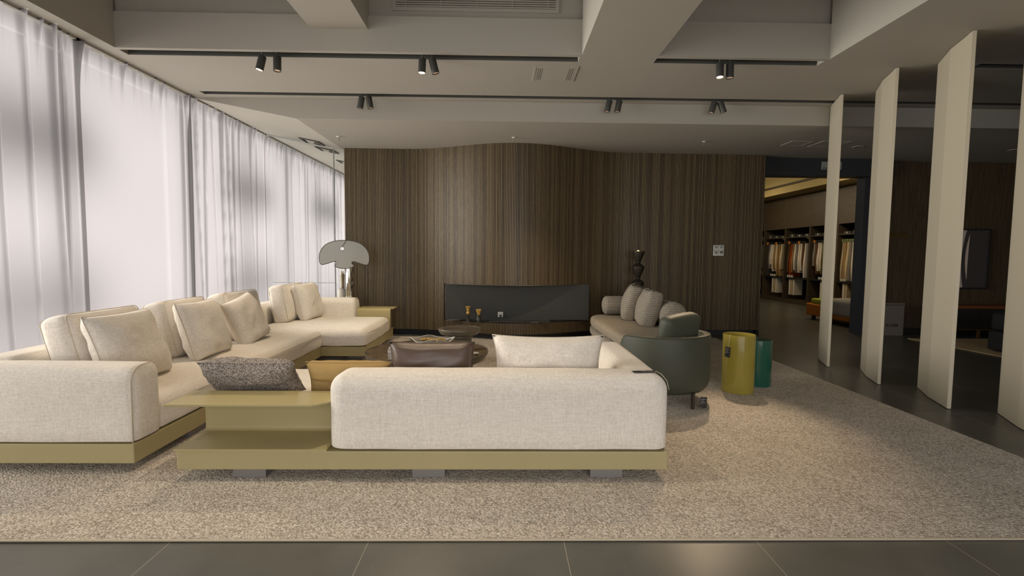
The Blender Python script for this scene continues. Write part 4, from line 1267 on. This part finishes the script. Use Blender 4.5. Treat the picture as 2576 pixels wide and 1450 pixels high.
pb = thing('plastic_bag', 'flat crumpled clear plastic bag at the left end of the ledge', 'bag', (-0.76, 7.58, NZ0))
bm = NB(); g = {}
for i in range(15):
    for j in range(9):
        u, v = i / 14, j / 8
        g[i, j] = bm.verts.new((-0.86 + 0.21 * u, 7.56 + 0.11 * v, NZ0 + 0.004 + 0.014 * max(0, noise.noise(Vector((u * 5, v * 3, 2)))) + 0.01 * math.sin(PI * u) * math.sin(PI * v)))
for i in range(14):
    for j in range(8): bm.faces.new((g[i, j], g[i + 1, j], g[i + 1, j + 1], g[i, j + 1]))
bmesh.ops.solidify(bm, geom=bm.faces[:], thickness=0.0015)
obj('sheet', bm, mat('crumpled_plastic', rgb(150, 150, 152), 0.15, spec=0.9), pb, smooth=True)

# wall controls
wc = thing('wall_control', 'block of four white control panels on the slatted wall', 'switch', (3.51, 7.975, 1.40))
for i in range(2):
    for j in range(2):
        x0 = 3.424 + i * 0.0885; z0 = 1.318 + j * 0.0885
        yf = wy(3.5)
        bm = NB(); bbox(bm, x0, x0 + 0.086, yf - 0.014, yf + 0.002, z0, z0 + 0.086, 0.005); pnl = obj('panel', bm, M_white, wc)
        bm = NB(); box(bm, x0 + 0.016, x0 + 0.072, yf - 0.0155, yf - 0.013, z0 + 0.032, z0 + 0.076); obj('screen', bm, M_greyw, pnl)
        if j == 0 and i == 0:
            bm = NB(); prism(bm, [(x0 + 0.045, z0 + 0.055), (x0 + 0.058, z0 + 0.070), (x0 + 0.062, z0 + 0.066), (x0 + 0.052, z0 + 0.055), (x0 + 0.062, z0 + 0.044), (x0 + 0.058, z0 + 0.040)], yf - 0.0175, yf - 0.015, M=YX); bmesh.ops.recalc_face_normals(bm, faces=bm.faces[:]); obj('symbol', bm, M_tag, pnl)
        if j == 0 and i == 1:
            bm = NB(); box(bm, x0 + 0.018, x0 + 0.070, yf - 0.0175, yf - 0.015, z0 + 0.066, z0 + 0.073); box(bm, x0 + 0.018, x0 + 0.024, yf - 0.0175, yf - 0.015, z0 + 0.04, z0 + 0.066); box(bm, x0 + 0.032, x0 + 0.064, yf - 0.0175, yf - 0.015, z0 + 0.052, z0 + 0.064); obj('symbol', bm, M_niche, pnl)

# ================================================================== CEILING FITTINGS
def spot_lamp(label, px, py, lean_x, lean_y, lit):
    t = thing('track_spotlight', label, 'spotlight', (px, py, 3.30), group='track spotlights')
    bm = NB(); tube(bm, [(px, py, 3.32), (px, py, 3.155)], 0.006, 8); obj('stem', bm, M_lampblk, t, smooth=True)
    d = Vector((lean_x, lean_y, -1)).normalized()
    p = Vector((px, py, 3.158)) - d * 0.006
    Mx = Matrix.Translation(p) @ d.to_track_quat('Z', 'Y').to_matrix().to_4x4()
    bm = NB(); lathe(bm, [(0, 0), (0.034, 0), (0.036, 0.003), (0.036, 0.134), (0.033, 0.134), (0.033, 0.122), (0, 0.122)], 0, 0, 24, M=Mx)
    b_ = obj('body', bm, M_lampblk, t, smooth='auto')
    bm = NB(); lathe(bm, [(0, 0.1225), (0.031, 0.1225), (0.031, 0.126), (0, 0.127)], 0, 0, 20, M=Mx)
    obj('lens', bm, M_glow if lit else M_glow2, b_, smooth='auto')
spot_lamp('lit charcoal track spotlight leaning left, leftmost in the front track', -2.30, 4.865, -0.22, -0.10, True)
spot_lamp('upright charcoal track spotlight beside the lit leftmost one', -2.16, 4.865, 0.0, -0.05, False)
spot_lamp('upright charcoal spotlight, left of the middle pair in the front track', -0.785, 4.865, -0.03, -0.06, True)
spot_lamp('charcoal spotlight leaning right, right of the middle pair in the front track', -0.690, 4.865, 0.26, 0.05, False)
spot_lamp('brightest lit spotlight, left of the right pair in the front track', 2.085, 4.865, -0.02, -0.12, True)
spot_lamp('unlit looking upright spotlight, right of the right pair in the front track', 2.185, 4.865, -0.01, -0.03, False)
spot_lamp('charcoal spotlight leaning left, left of the left pair in the rear track', -1.69, 6.03, -0.22, 0.05, False)
spot_lamp('charcoal spotlight leaning right, right of the left pair in the rear track', -1.61, 6.03, 0.16, 0.05, False)
spot_lamp('charcoal spotlight leaning left, left of the middle pair in the rear track', 1.265, 6.03, -0.22, 0.08, False)
spot_lamp('charcoal spotlight leaning left, right of the middle pair in the rear track', 1.385, 6.03, -0.18, 0.08, False)
spot_lamp('charcoal spotlight leaning left, left of the right pair in the rear track', 2.535, 6.03, -0.28, 0.08, False)
spot_lamp('charcoal spotlight leaning right, right of the right pair in the rear track', 2.605, 6.03, 0.42, 0.02, False)
for (x0, x1, y0, lab) in ((-0.58, -0.24, 4.83, 'dark track adapter strip beside the middle spotlights'), (2.35, 2.75, 4.83, 'dark track adapter strip beside the right front spotlights'), (-1.45, -1.12, 6.0, 'dark track adapter strip beside the left rear spotlights'), (2.75, 3.05, 6.0, 'dark track adapter strip beside the right rear spotlights')):
    t = thing('track_adapter', lab, 'adapter', ((x0 + x1) / 2, y0 + 0.02, 3.3))
    bm = NB(); bbox(bm, x0, x1, y0, y0 + 0.035, 3.205, 3.302, 0.003); obj('housing', bm, M_lampblk, t)

gr = thing('air_grille', 'long slotted air grille in the ceiling recess', 'vent', (-0.27, 4.795, 3.6))
bm = NB(); box(bm, -1.03, 0.49, 4.797, 4.8005, 3.585, 3.98); obj('backing', bm, M_black, gr)
z = 3.612
while z < 3.97:
    bm = NB(); box(bm, -1.02, 0.478, 4.786, 4.796, z, z + 0.0125, ); obj('slat', bm, M_ceil, gr)
    z += 0.0205
for x in (-0.93, -0.60, -0.265, 0.07, 0.405):
    bm = NB(); box(bm, x, x + 0.006, 4.785, 4.797, 3.605, 3.98); obj('bar', bm, M_ceil, gr)
bm = NB()
for (a, b, c, d) in ((-1.05, 0.51, 3.575, 3.608), (-1.05, -1.02, 3.608, 3.99), (0.478, 0.51, 3.608, 3.99)): box(bm, a, b, 4.788, 4.8, c, d)
obj('frame', bm, M_ceil, gr)

def hatch(label, x0, x1, y0, y1, z, name='ceiling_hatch', slots=True):
    t = thing(name, label, 'hatch', ((x0 + x1) / 2, (y0 + y1) / 2, z))
    bm = NB()
    w = 0.022
    for (a, b, c, d) in ((x0, x1, y0, y0 + w), (x0, x1, y1 - w, y1), (x0, x0 + w, y0 + w, y1 - w), (x1 - w, x1, y0 + w, y1 - w)): box(bm, a, b, c, d, z - 0.007, z - 0.0005)
    obj('frame', bm, M_ceil, t)
    bm = NB(); bbox(bm, x0 + w + 0.004, x1 - w - 0.004, y0 + w + 0.004, y1 - w - 0.004, z - 0.005, z - 0.0005, 0.001, 1); p = obj('panel', bm, M_ceil, t)
    if slots:
        bm = NB()
        for k in range(3):
            box(bm, x0 + 0.045 + k * 0.018, x0 + 0.05 + k * 0.018, y0 + 0.05, y1 - 0.05, z - 0.0058, z - 0.004)
            box(bm, x1 - 0.05 - k * 0.018, x1 - 0.045 - k * 0.018, y0 + 0.05, y1 - 0.05, z - 0.0058, z - 0.004)
        obj('slots', bm, M_slotdark, p)['kind'] = 'stuff'
hatch('square slotted access hatch in the ceiling above the fireplace', 0.30, 0.745, 5.04, 5.465, ZC)
hatch('square ceiling hatch near the doorway', 4.08, 4.40, 7.02, 7.32, ZS, slots=False)
hatch('square ceiling hatch half hidden by the farthest pivot panel', 4.51, 4.92, 6.99, 7.37, ZS, slots=False)
def vent(label, cx, cy):
    zc = 3.185 + (cx + 3.8) * (ZS - 3.185) / 1.25
    sl = (ZS - 3.185) / 1.25
    t = bpy.data.objects.new('ceiling_vent', None); COL.objects.link(t); t.empty_display_size = 0.1
    t.location = (cx, cy, zc - 0.001); t.rotation_euler = (0, -math.atan(sl), 0)
    tag(t, label, 'vent')
    s = 0.15
    bm = NB()
    for (a, b, c, d) in ((-s, s, -s, -s + 0.02), (-s, s, s - 0.02, s), (-s, -s + 0.02, -s + 0.02, s - 0.02), (s - 0.02, s, -s + 0.02, s - 0.02)): box(bm, a, b, c, d, -0.014, -0.001)
    obj('frame', bm, M_lampblk, t, local=True)
    bm = NB()
    lathe(bm, [(0.11, -0.004), (0.06, -0.03), (0, -0.03)], 0, 0, 4, close=False, M=Matrix.Rotation(PI / 4, 4, 'Z')); obj('diffuser', bm, M_ceil, t, local=True)
    bm = NB(); box(bm, -s + 0.02, s - 0.02, -s + 0.02, s - 0.02, -0.003, -0.001); obj('throat', bm, M_slotdark, t, local=True)
vent('square ceiling vent in front of the glass partition', -2.96, 7.80)
vent('square ceiling vent just behind the glass partition', -2.94, 8.40)
vent('far ceiling vent behind the glass partition, mostly hidden', -3.0, 9.6)
for (x, y, lab) in ((-2.33, 7.13, 'small sprinkler head left of the curved wall'), (0.143, 7.04, 'small sprinkler head above the middle of the curved wall'), (2.87, 7.13, 'small sprinkler head right of the curved wall')):
    t = thing('sprinkler_head', lab, 'sprinkler', (x, y, ZS), group='ceiling sprinkler heads')
    bm = NB(); lathe(bm, [(0, ZS), (0.032, ZS), (0.030, ZS - 0.006), (0.012, ZS - 0.01), (0, ZS - 0.01)], x, y, 20); obj('plate', bm, M_white, t, smooth='auto')
    bm = NB(); lathe(bm, [(0.008, ZS - 0.01), (0.008, ZS - 0.03), (0.004, ZS - 0.034), (0.004, ZS - 0.048), (0.016, ZS - 0.05), (0.016, ZS - 0.053), (0, ZS - 0.053)], x, y, 12); obj('nozzle', bm, M_steel, t, smooth='auto')
for (x, y, lab) in ((5.26, 7.35, 'round recessed downlight near the doorway lintel'), (7.70, 7.42, 'round recessed downlight at the right picture edge')):
    t = thing('recessed_downlight', lab, 'downlight', (x, y, ZS), group='recessed downlights on the right')
    bm = NB(); lathe(bm, [(0.055, ZS - 0.001), (0.075, ZS - 0.001), (0.075, ZS - 0.007), (0.055, ZS - 0.004)], x, y, 28, close=False); obj('ring', bm, M_fin, t, smooth='auto')
    bm = NB(); lathe(bm, [(0, ZS - 0.0015), (0.055, ZS - 0.0015)], x, y, 28, close=False); obj('lens', bm, M_slotdark, t)

# ================================================================== RIGHT SIDE: signs, picture, cabinet
def text_mesh(body, size, depth):
    cu = bpy.data.curves.new('txt', 'FONT'); cu.body = body; cu.size = size; cu.extrude = depth; cu.resolution_u = 2
    cu.align_x = 'CENTER'
    o = bpy.data.objects.new('txt', cu); COL.objects.link(o)
    bpy.context.view_layer.update()
    dg = bpy.context.evaluated_depsgraph_get()
    me = bpy.data.meshes.new_from_object(o.evaluated_get(dg))
    bpy.data.objects.remove(o); bpy.data.curves.remove(cu)
    bm = NB(); bm.from_mesh(me); bpy.data.meshes.remove(me)
    return bm
sg = thing('wall_sign', 'brass lettered sign on the dark right wall', 'sign', (6.70, 8.37, 1.69))
bm = NB(); bbox(bm, 6.44, 6.945, 8.366, 8.377, 1.658, 1.690, 0.004); obj('bar', bm, M_brass, sg)
bm = text_mesh('配 电 箱', 0.076, 0.004); bm.transform(Matrix.Translation((6.775, 8.370, 1.698)) @ Matrix.Rotation(PI / 2, 4, 'X')); obj('lettering', bm, M_brass, sg)
bm = text_mesh('DISTRIBUTION BOX', 0.022, 0.0008); bm.transform(Matrix.Translation((6.77, 8.3655, 1.667)) @ Matrix.Rotation(PI / 2, 4, 'X')); obj('small_lettering', bm, M_black, sg)

xb = thing('extinguisher_cabinet', 'low brushed steel box with dark lettering against the right wall', 'cabinet', (6.62, 8.22, 0))
bm = NB(); bbox(bm, 6.43, 6.765, 8.13, 8.36, 0.0, 0.515, 0.004); obj('body', bm, M_steel, xb)
bm = NB(); bbox(bm, 6.425, 6.77, 8.125, 8.362, 0.523, 0.552, 0.004); obj('lid', bm, M_steel, xb)
bm = NB(); box(bm, 6.44, 6.755, 8.14, 8.35, 0.514, 0.524); obj('gasket', bm, M_black, xb)
bm = text_mesh('灭火器箱', 0.055, 0.001); bm.transform(Matrix.Translation((6.56, 8.128, 0.155)) @ Matrix.Rotation(PI / 2, 4, 'X')); obj('lettering', bm, M_tag, xb)

bm = NB()
pl_ = thing('notice_plate', 'pale rectangular plate on the dark lintel, half hidden by a pivot panel', 'sign', (5.43, 8.195, 2.83))
bbox(bm, 5.27, 5.61, 8.188, 8.199, 2.762, 2.893, 0.008); obj('plate', bm, M_greyw, pl_)
bm = NB()
for k in range(5): box(bm, 5.29 + k * 0.022, 5.305 + k * 0.022, 8.1865, 8.1885, 2.775 + 0.004 * (k % 2), 2.793)
obj('print', bm, M_niche, pl_)['kind'] = 'stuff'

pc = thing('wall_picture', 'tall dark framed picture with a pale curved sliver on the right wall', 'picture', (7.85, 8.36, 1.31))
bm = NB(); box(bm, 7.50, 8.345, 8.356, 8.372, 0.81, 1.795); obj('canvas', bm, mat('dark_canvas', rgb(74, 68, 67), 0.7), pc)
bm = NB()
for (a, b, c, d) in ((7.475, 8.37, 0.785, 0.81), (7.475, 8.37, 1.795, 1.82), (7.475, 7.50, 0.81, 1.795), (8.345, 8.37, 0.81, 1.795)): box(bm, a, b, 8.335, 8.375, c, d)
obj('frame', bm, M_black, pc)
def arcpts(x0, xm, x1, z0, z1, n=14):
    out = []
    for k in range(n + 1):
        t_ = k / n
        out.append((x0 * (1 - t_) + x1 * t_ + (xm - (x0 + x1) / 2) * 4 * t_ * (1 - t_), z0 * (1 - t_) + z1 * t_))
    return out
bm = NB(); prism(bm, arcpts(8.003, 7.957, 8.012, 0.95, 1.72) + arcpts(8.003, 8.002, 8.012, 0.95, 1.72)[-2:0:-1], 8.352, 8.3555, M=YX); bmesh.ops.recalc_face_normals(bm, faces=bm.faces[:]); obj('pale_sliver', bm, mat('pale_paint', rgb(226, 206, 190), 0.7), pc)
bm = NB(); prism(bm, arcpts(7.94, 7.89, 7.955, 0.812, 1.793) + [(7.502, 1.793), (7.502, 0.812)], 8.353, 8.3555, M=YX); bmesh.ops.recalc_face_normals(bm, faces=bm.faces[:]); obj('pale_field', bm, mat('pale_paint_field', rgb(206, 196, 184), 0.7), pc)

M_orange = wood_mat('reddish_wood', rgb(118, 66, 34), rgb(146, 86, 46), 0.35, False, (2, 40, 40))
cd = thing('credenza', 'low dark sideboard with reddish wooden top on brass legs', 'sideboard', (8.2, 8.15, 0))
bm = NB(); bbox(bm, 7.25, 8.75, 7.93, 8.36, 0.485, 0.528, 0.003); obj('top', bm, M_orange, cd)
for x0 in (7.26, 7.915):
    bm = NB(); bbox(bm, x0, x0 + 0.645, 7.94, 7.965, 0.145, 0.483, 0.003); obj('door', bm, M_black, cd)
bm = NB(); box(bm, 7.26, 8.74, 7.966, 8.355, 0.14, 0.484); box(bm, 8.57, 8.74, 7.945, 7.966, 0.14, 0.484); obj('body', bm, M_dwood, cd)
bm = NB(); box(bm, 7.25, 8.75, 7.935, 8.36, 0.130, 0.14); obj('bottom_edge', bm, M_brass, cd)
for x in (7.35, 7.885, 8.65):
    bm = NB(); box(bm, x, x + 0.035, 7.96, 7.995, 0.0, 0.130); obj('leg', bm, M_brass, cd)
r2 = thing('pale_rug', 'plain beige rug beyond the pivot panels', 'rug', (7.7, 7.0, 0))
bm = NB(); prism(bm, [(6.57, 7.80), (6.66, 6.2), (9.2, 6.2), (9.2, 7.80)], 0.001, 0.012, bev=0.003); obj('pile', bm, mat('plain_beige', rgb(196, 172, 128), 1.0, var=0.05), r2)
pf = thing('black_pouf', 'black upholstered block seat at the right picture edge', 'armchair', (7.25, 6.45, 0.012))
bm = NB(); rb(bm, 6.87, 7.65, 6.02, 6.80, 0.03, 0.30, 0.03); obj('base', bm, M_black, pf, smooth=True)
bm = NB(); rb(bm, 6.89, 7.65, 6.04, 6.80, 0.30, 0.56, 0.05, puff=(0.006, 0.006, 0.015)); obj('cushion', bm, M_black, pf, smooth=True)
bm = NB(); box(bm, 6.92, 7.6, 6.07, 6.75, 0.012, 0.03); obj('plinth', bm, M_black, pf)

# ================================================================== BACK ROOM: fabric cabinets
uprights = (16.5, 15.4, 14.25, 13.1, 12.0, 10.9)
fab_cols = [('ivory', rgb(206, 190, 158)), ('cream', rgb(214, 204, 186)), ('grey', rgb(128, 122, 112)), ('charcoal', rgb(64, 62, 58)), ('rust', rgb(164, 72, 30)), ('tan', rgb(156, 126, 84)), ('olive', rgb(104, 98, 62)), ('brown', rgb(96, 68, 44)), ('beige', rgb(184, 166, 136)), ('white', rgb(222, 214, 200))]
fab_m = {n: mat('cloth_' + n, c, 0.95, spec=0.1, var=0.15, vscale=25) for n, c in fab_cols}
M_orangecard = mat('orange_card', rgb(226, 140, 30), 0.6)
M_greencard = mat('green_card', rgb(108, 120, 76), 0.6)
bay_names = ('farthest', 'second', 'third', 'fourth', 'nearest')
XF = 8.2
hang_first = None
ordw = ('first', 'second', 'third', 'fourth', 'fifth', 'sixth', 'seventh', 'eighth', 'ninth', 'tenth', 'eleventh')
rnd = random.Random(5)
for bi in range(5):
    ya, yb = uprights[bi + 1], uprights[bi]
    t = thing('sample_cabinet', f'open brown fabric cabinet, {bay_names[bi]} bay from the doorway' if bi != 4 else 'open brown fabric cabinet, nearest bay to the doorway', 'cabinet', (8.5, (ya + yb) / 2, 0), group='fabric cabinets in the back room')
    for y in (ya + 0.001, yb - 0.026):
        bm = NB(); box(bm, XF, 8.85, y, y + 0.024, 0.0, 3.0); obj('side_panel', bm, M_dwood, t)
    bm = NB(); box(bm, 8.83, 8.85, ya + 0.026, yb - 0.026, 0.0, 3.0); obj('back_panel', bm, M_dwood, t)
    bm = NB(); bbox(bm, XF - 0.004, XF + 0.02, ya + 0.004, yb - 0.004, 2.13, 3.0, 0.002, 1); obj('upper_panel', bm, M_dwood, t)
    bm = NB(); box(bm, XF + 0.01, 8.83, ya + 0.026, yb - 0.026, 1.86, 1.885); obj('shelf', bm, M_dwood, t)
    bm = NB(); box(bm, XF + 0.02, 8.83, ya + 0.026, yb - 0.026, 0.70, 0.735); obj('shelf', bm, M_black, t)
    bm = NB(); box(bm, XF + 0.0, 8.83, ya + 0.026, yb - 0.026, 0.0, 0.10); obj('plinth', bm, M_dwood, t)
    bm = NB(); tube(bm, [(8.42, ya + 0.026, 1.75), (8.42, yb - 0.026, 1.75)], 0.012, 8); obj('rail', bm, M_steel, t, smooth=True)
    bm = NB(); prism(bm, [(ya + 0.03, 1.86), (ya + 0.03, 1.78), (ya + 0.22, 1.86)], XF + 0.02, XF + 0.06, M=Matrix(((0, 0, 1, 0), (1, 0, 0, 0), (0, 1, 0, 0), (0, 0, 0, 1)))) ; bmesh.ops.recalc_face_normals(bm, faces=bm.faces[:]); obj('bracket', bm, M_trim, t)
    # hanging samples, counted from the far end (left in the picture)
    ns = 9
    for k in range(ns):
        cn, _ = fab_cols[rnd.randrange(len(fab_cols))]
        if bi == 4 and k > 1: cn = ('cream', 'beige', 'ivory', 'grey')[k % 4]
        y = yb - 0.12 - (yb - ya - 0.40) * k / (ns - 1)
        lenz = rnd.choice((0.62, 0.75, 0.82, 0.95)) if k != ns - 1 or bi != 4 else 1.0
        if bi == 4: lenz = 0.95
        w = 0.05 + 0.03 * rnd.random()
        s = thing('fabric_sample', f'{cn} fabric sample, {ordw[k]} from left on the rail, {bay_names[bi]} cabinet bay', 'fabric', (8.42, y, 1.75), group=f'hanging samples in the {bay_names[bi]} cabinet bay')
        bm = NB(); n = 6
        sway = rnd.uniform(-0.05, 0.05)
        rings = []
        for j in range(n + 1):
            z = 1.70 - lenz * j / n
            dy = sway * (j / n) ** 2
            ww = w * (0.7 + 0.3 * j / n)
            rings.append([bm.verts.new(p) for p in ((8.26 + 0.01 * math.sin(j), y + dy - ww / 2, z), (8.26 + 0.012 * math.sin(j + 1), y + dy + ww / 2, z), (8.56, y + dy + ww / 2, z), (8.56, y + dy - ww / 2, z))])
        for A, B in zip(rings, rings[1:]):
            for q in range(4): bm.faces.new((A[q], A[(q + 1) % 4], B[(q + 1) % 4], B[q]))
        bm.faces.new(rings[0]); bm.faces.new(rings[-1][::-1]); bmesh.ops.recalc_face_normals(bm, faces=bm.faces[:])
        obj('cloth', bm, fab_m[cn], s, smooth='auto')
        bm = NB(); box(bm, 8.25, 8.57, y - 0.022, y + 0.022, 1.695, 1.76)
        obj('hanger_card', bm, M_orangecard if k in (0, 5) and bi < 4 else (M_greencard if bi == 4 and k < 6 else M_black), s)
    # boxes on the upper shelf
    for k in range(3):
        y = ya + 0.22 + k * (yb - ya - 0.4) / 2.2
        h = 0.05 + 0.05 * rnd.random()
        s = thing('storage_box', f'dark flat box, {ordw[k]} from right on the top shelf, {bay_names[bi]} cabinet bay', 'box', (8.4, y, 1.885), group=f'boxes on the top shelf of the {bay_names[bi]} cabinet bay')
        bm = NB(); bbox(bm, XF + 0.06, 8.6, y - 0.12, y + 0.12, 1.885, 1.885 + h, 0.004, 1); obj('carton', bm, M_niche if k % 2 else M_lampblk, s)
        bm = NB(); box(bm, XF + 0.057, XF + 0.060, y - 0.02, y + 0.01, 1.895, 1.885 + h * 0.8); obj('paper_label', bm, M_white, s)
    # small swatches under the lower shelf
    for k in range(3 if bi != 4 else 2):
        y = yb - 0.22 - k * 0.10 - (0.25 if bi % 2 else 0)
        s = thing('swatch_strip', f'pale swatch strip, {ordw[k]} from left, under the lower shelf, {bay_names[bi]} cabinet bay', 'fabric', (8.3, y, 0.70), group=f'swatch strips in the {bay_names[bi]} cabinet bay')
        bm = NB(); box(bm, 8.26, 8.50, y - 0.03, y + 0.03, 0.24, 0.69); obj('cloth', bm, fab_m['beige' if k % 2 else 'cream'], s)
        bm = NB(); box(bm, 8.20, 8.205, y - 0.03, y + 0.03, 0.745, 0.80); box(bm, 8.205, 8.22, y - 0.03, y + 0.03, 0.736, 0.80); obj('paper_label', bm, M_white, s)
# low sofa in the back room
so = thing('back_room_sofa', 'low orange sofa with pale tufted seat in the back room', 'sofa', (7.2, 9.7, 0))
M_or = mat('orange_fabric', rgb(206, 130, 56), 0.9, spec=0.1)
M_lime = mat('lime_fabric', rgb(180, 186, 70), 0.9, spec=0.1)
M_pale = mat('pale_blue_grey_fabric', rgb(186, 184, 172), 0.95, spec=0.1)
bm = NB(); rb(bm, 6.50, 7.9, 8.95, 10.4, 0.09, 0.34, 0.03); obj('base', bm, M_or, so, smooth=True)
bm = NB(); rb(bm, 6.47, 7.9, 8.86, 9.70, 0.18, 0.50, 0.07, puff=(0.012, 0.01, 0.03), dents=((-0.3, 0, 0.03, 0.06), (0.1, 0.1, 0.03, 0.06))); obj('seat_cushion', bm, M_pale, so, smooth=True)
bm = NB(); rb(bm, 6.53, 7.0, 9.74, 10.3, 0.335, 0.45, 0.04); obj('cushion', bm, M_lime, so, smooth=True)
for (x, y) in ((6.62, 9.1), (7.8, 9.1), (6.62, 10.3), (7.8, 10.3)):
    bm = NB(); box(bm, x - 0.03, x + 0.03, y - 0.03, y + 0.03, 0.0, 0.092); obj('leg', bm, M_black, so)
print('slats', cnt, 'objects', len(bpy.data.objects))
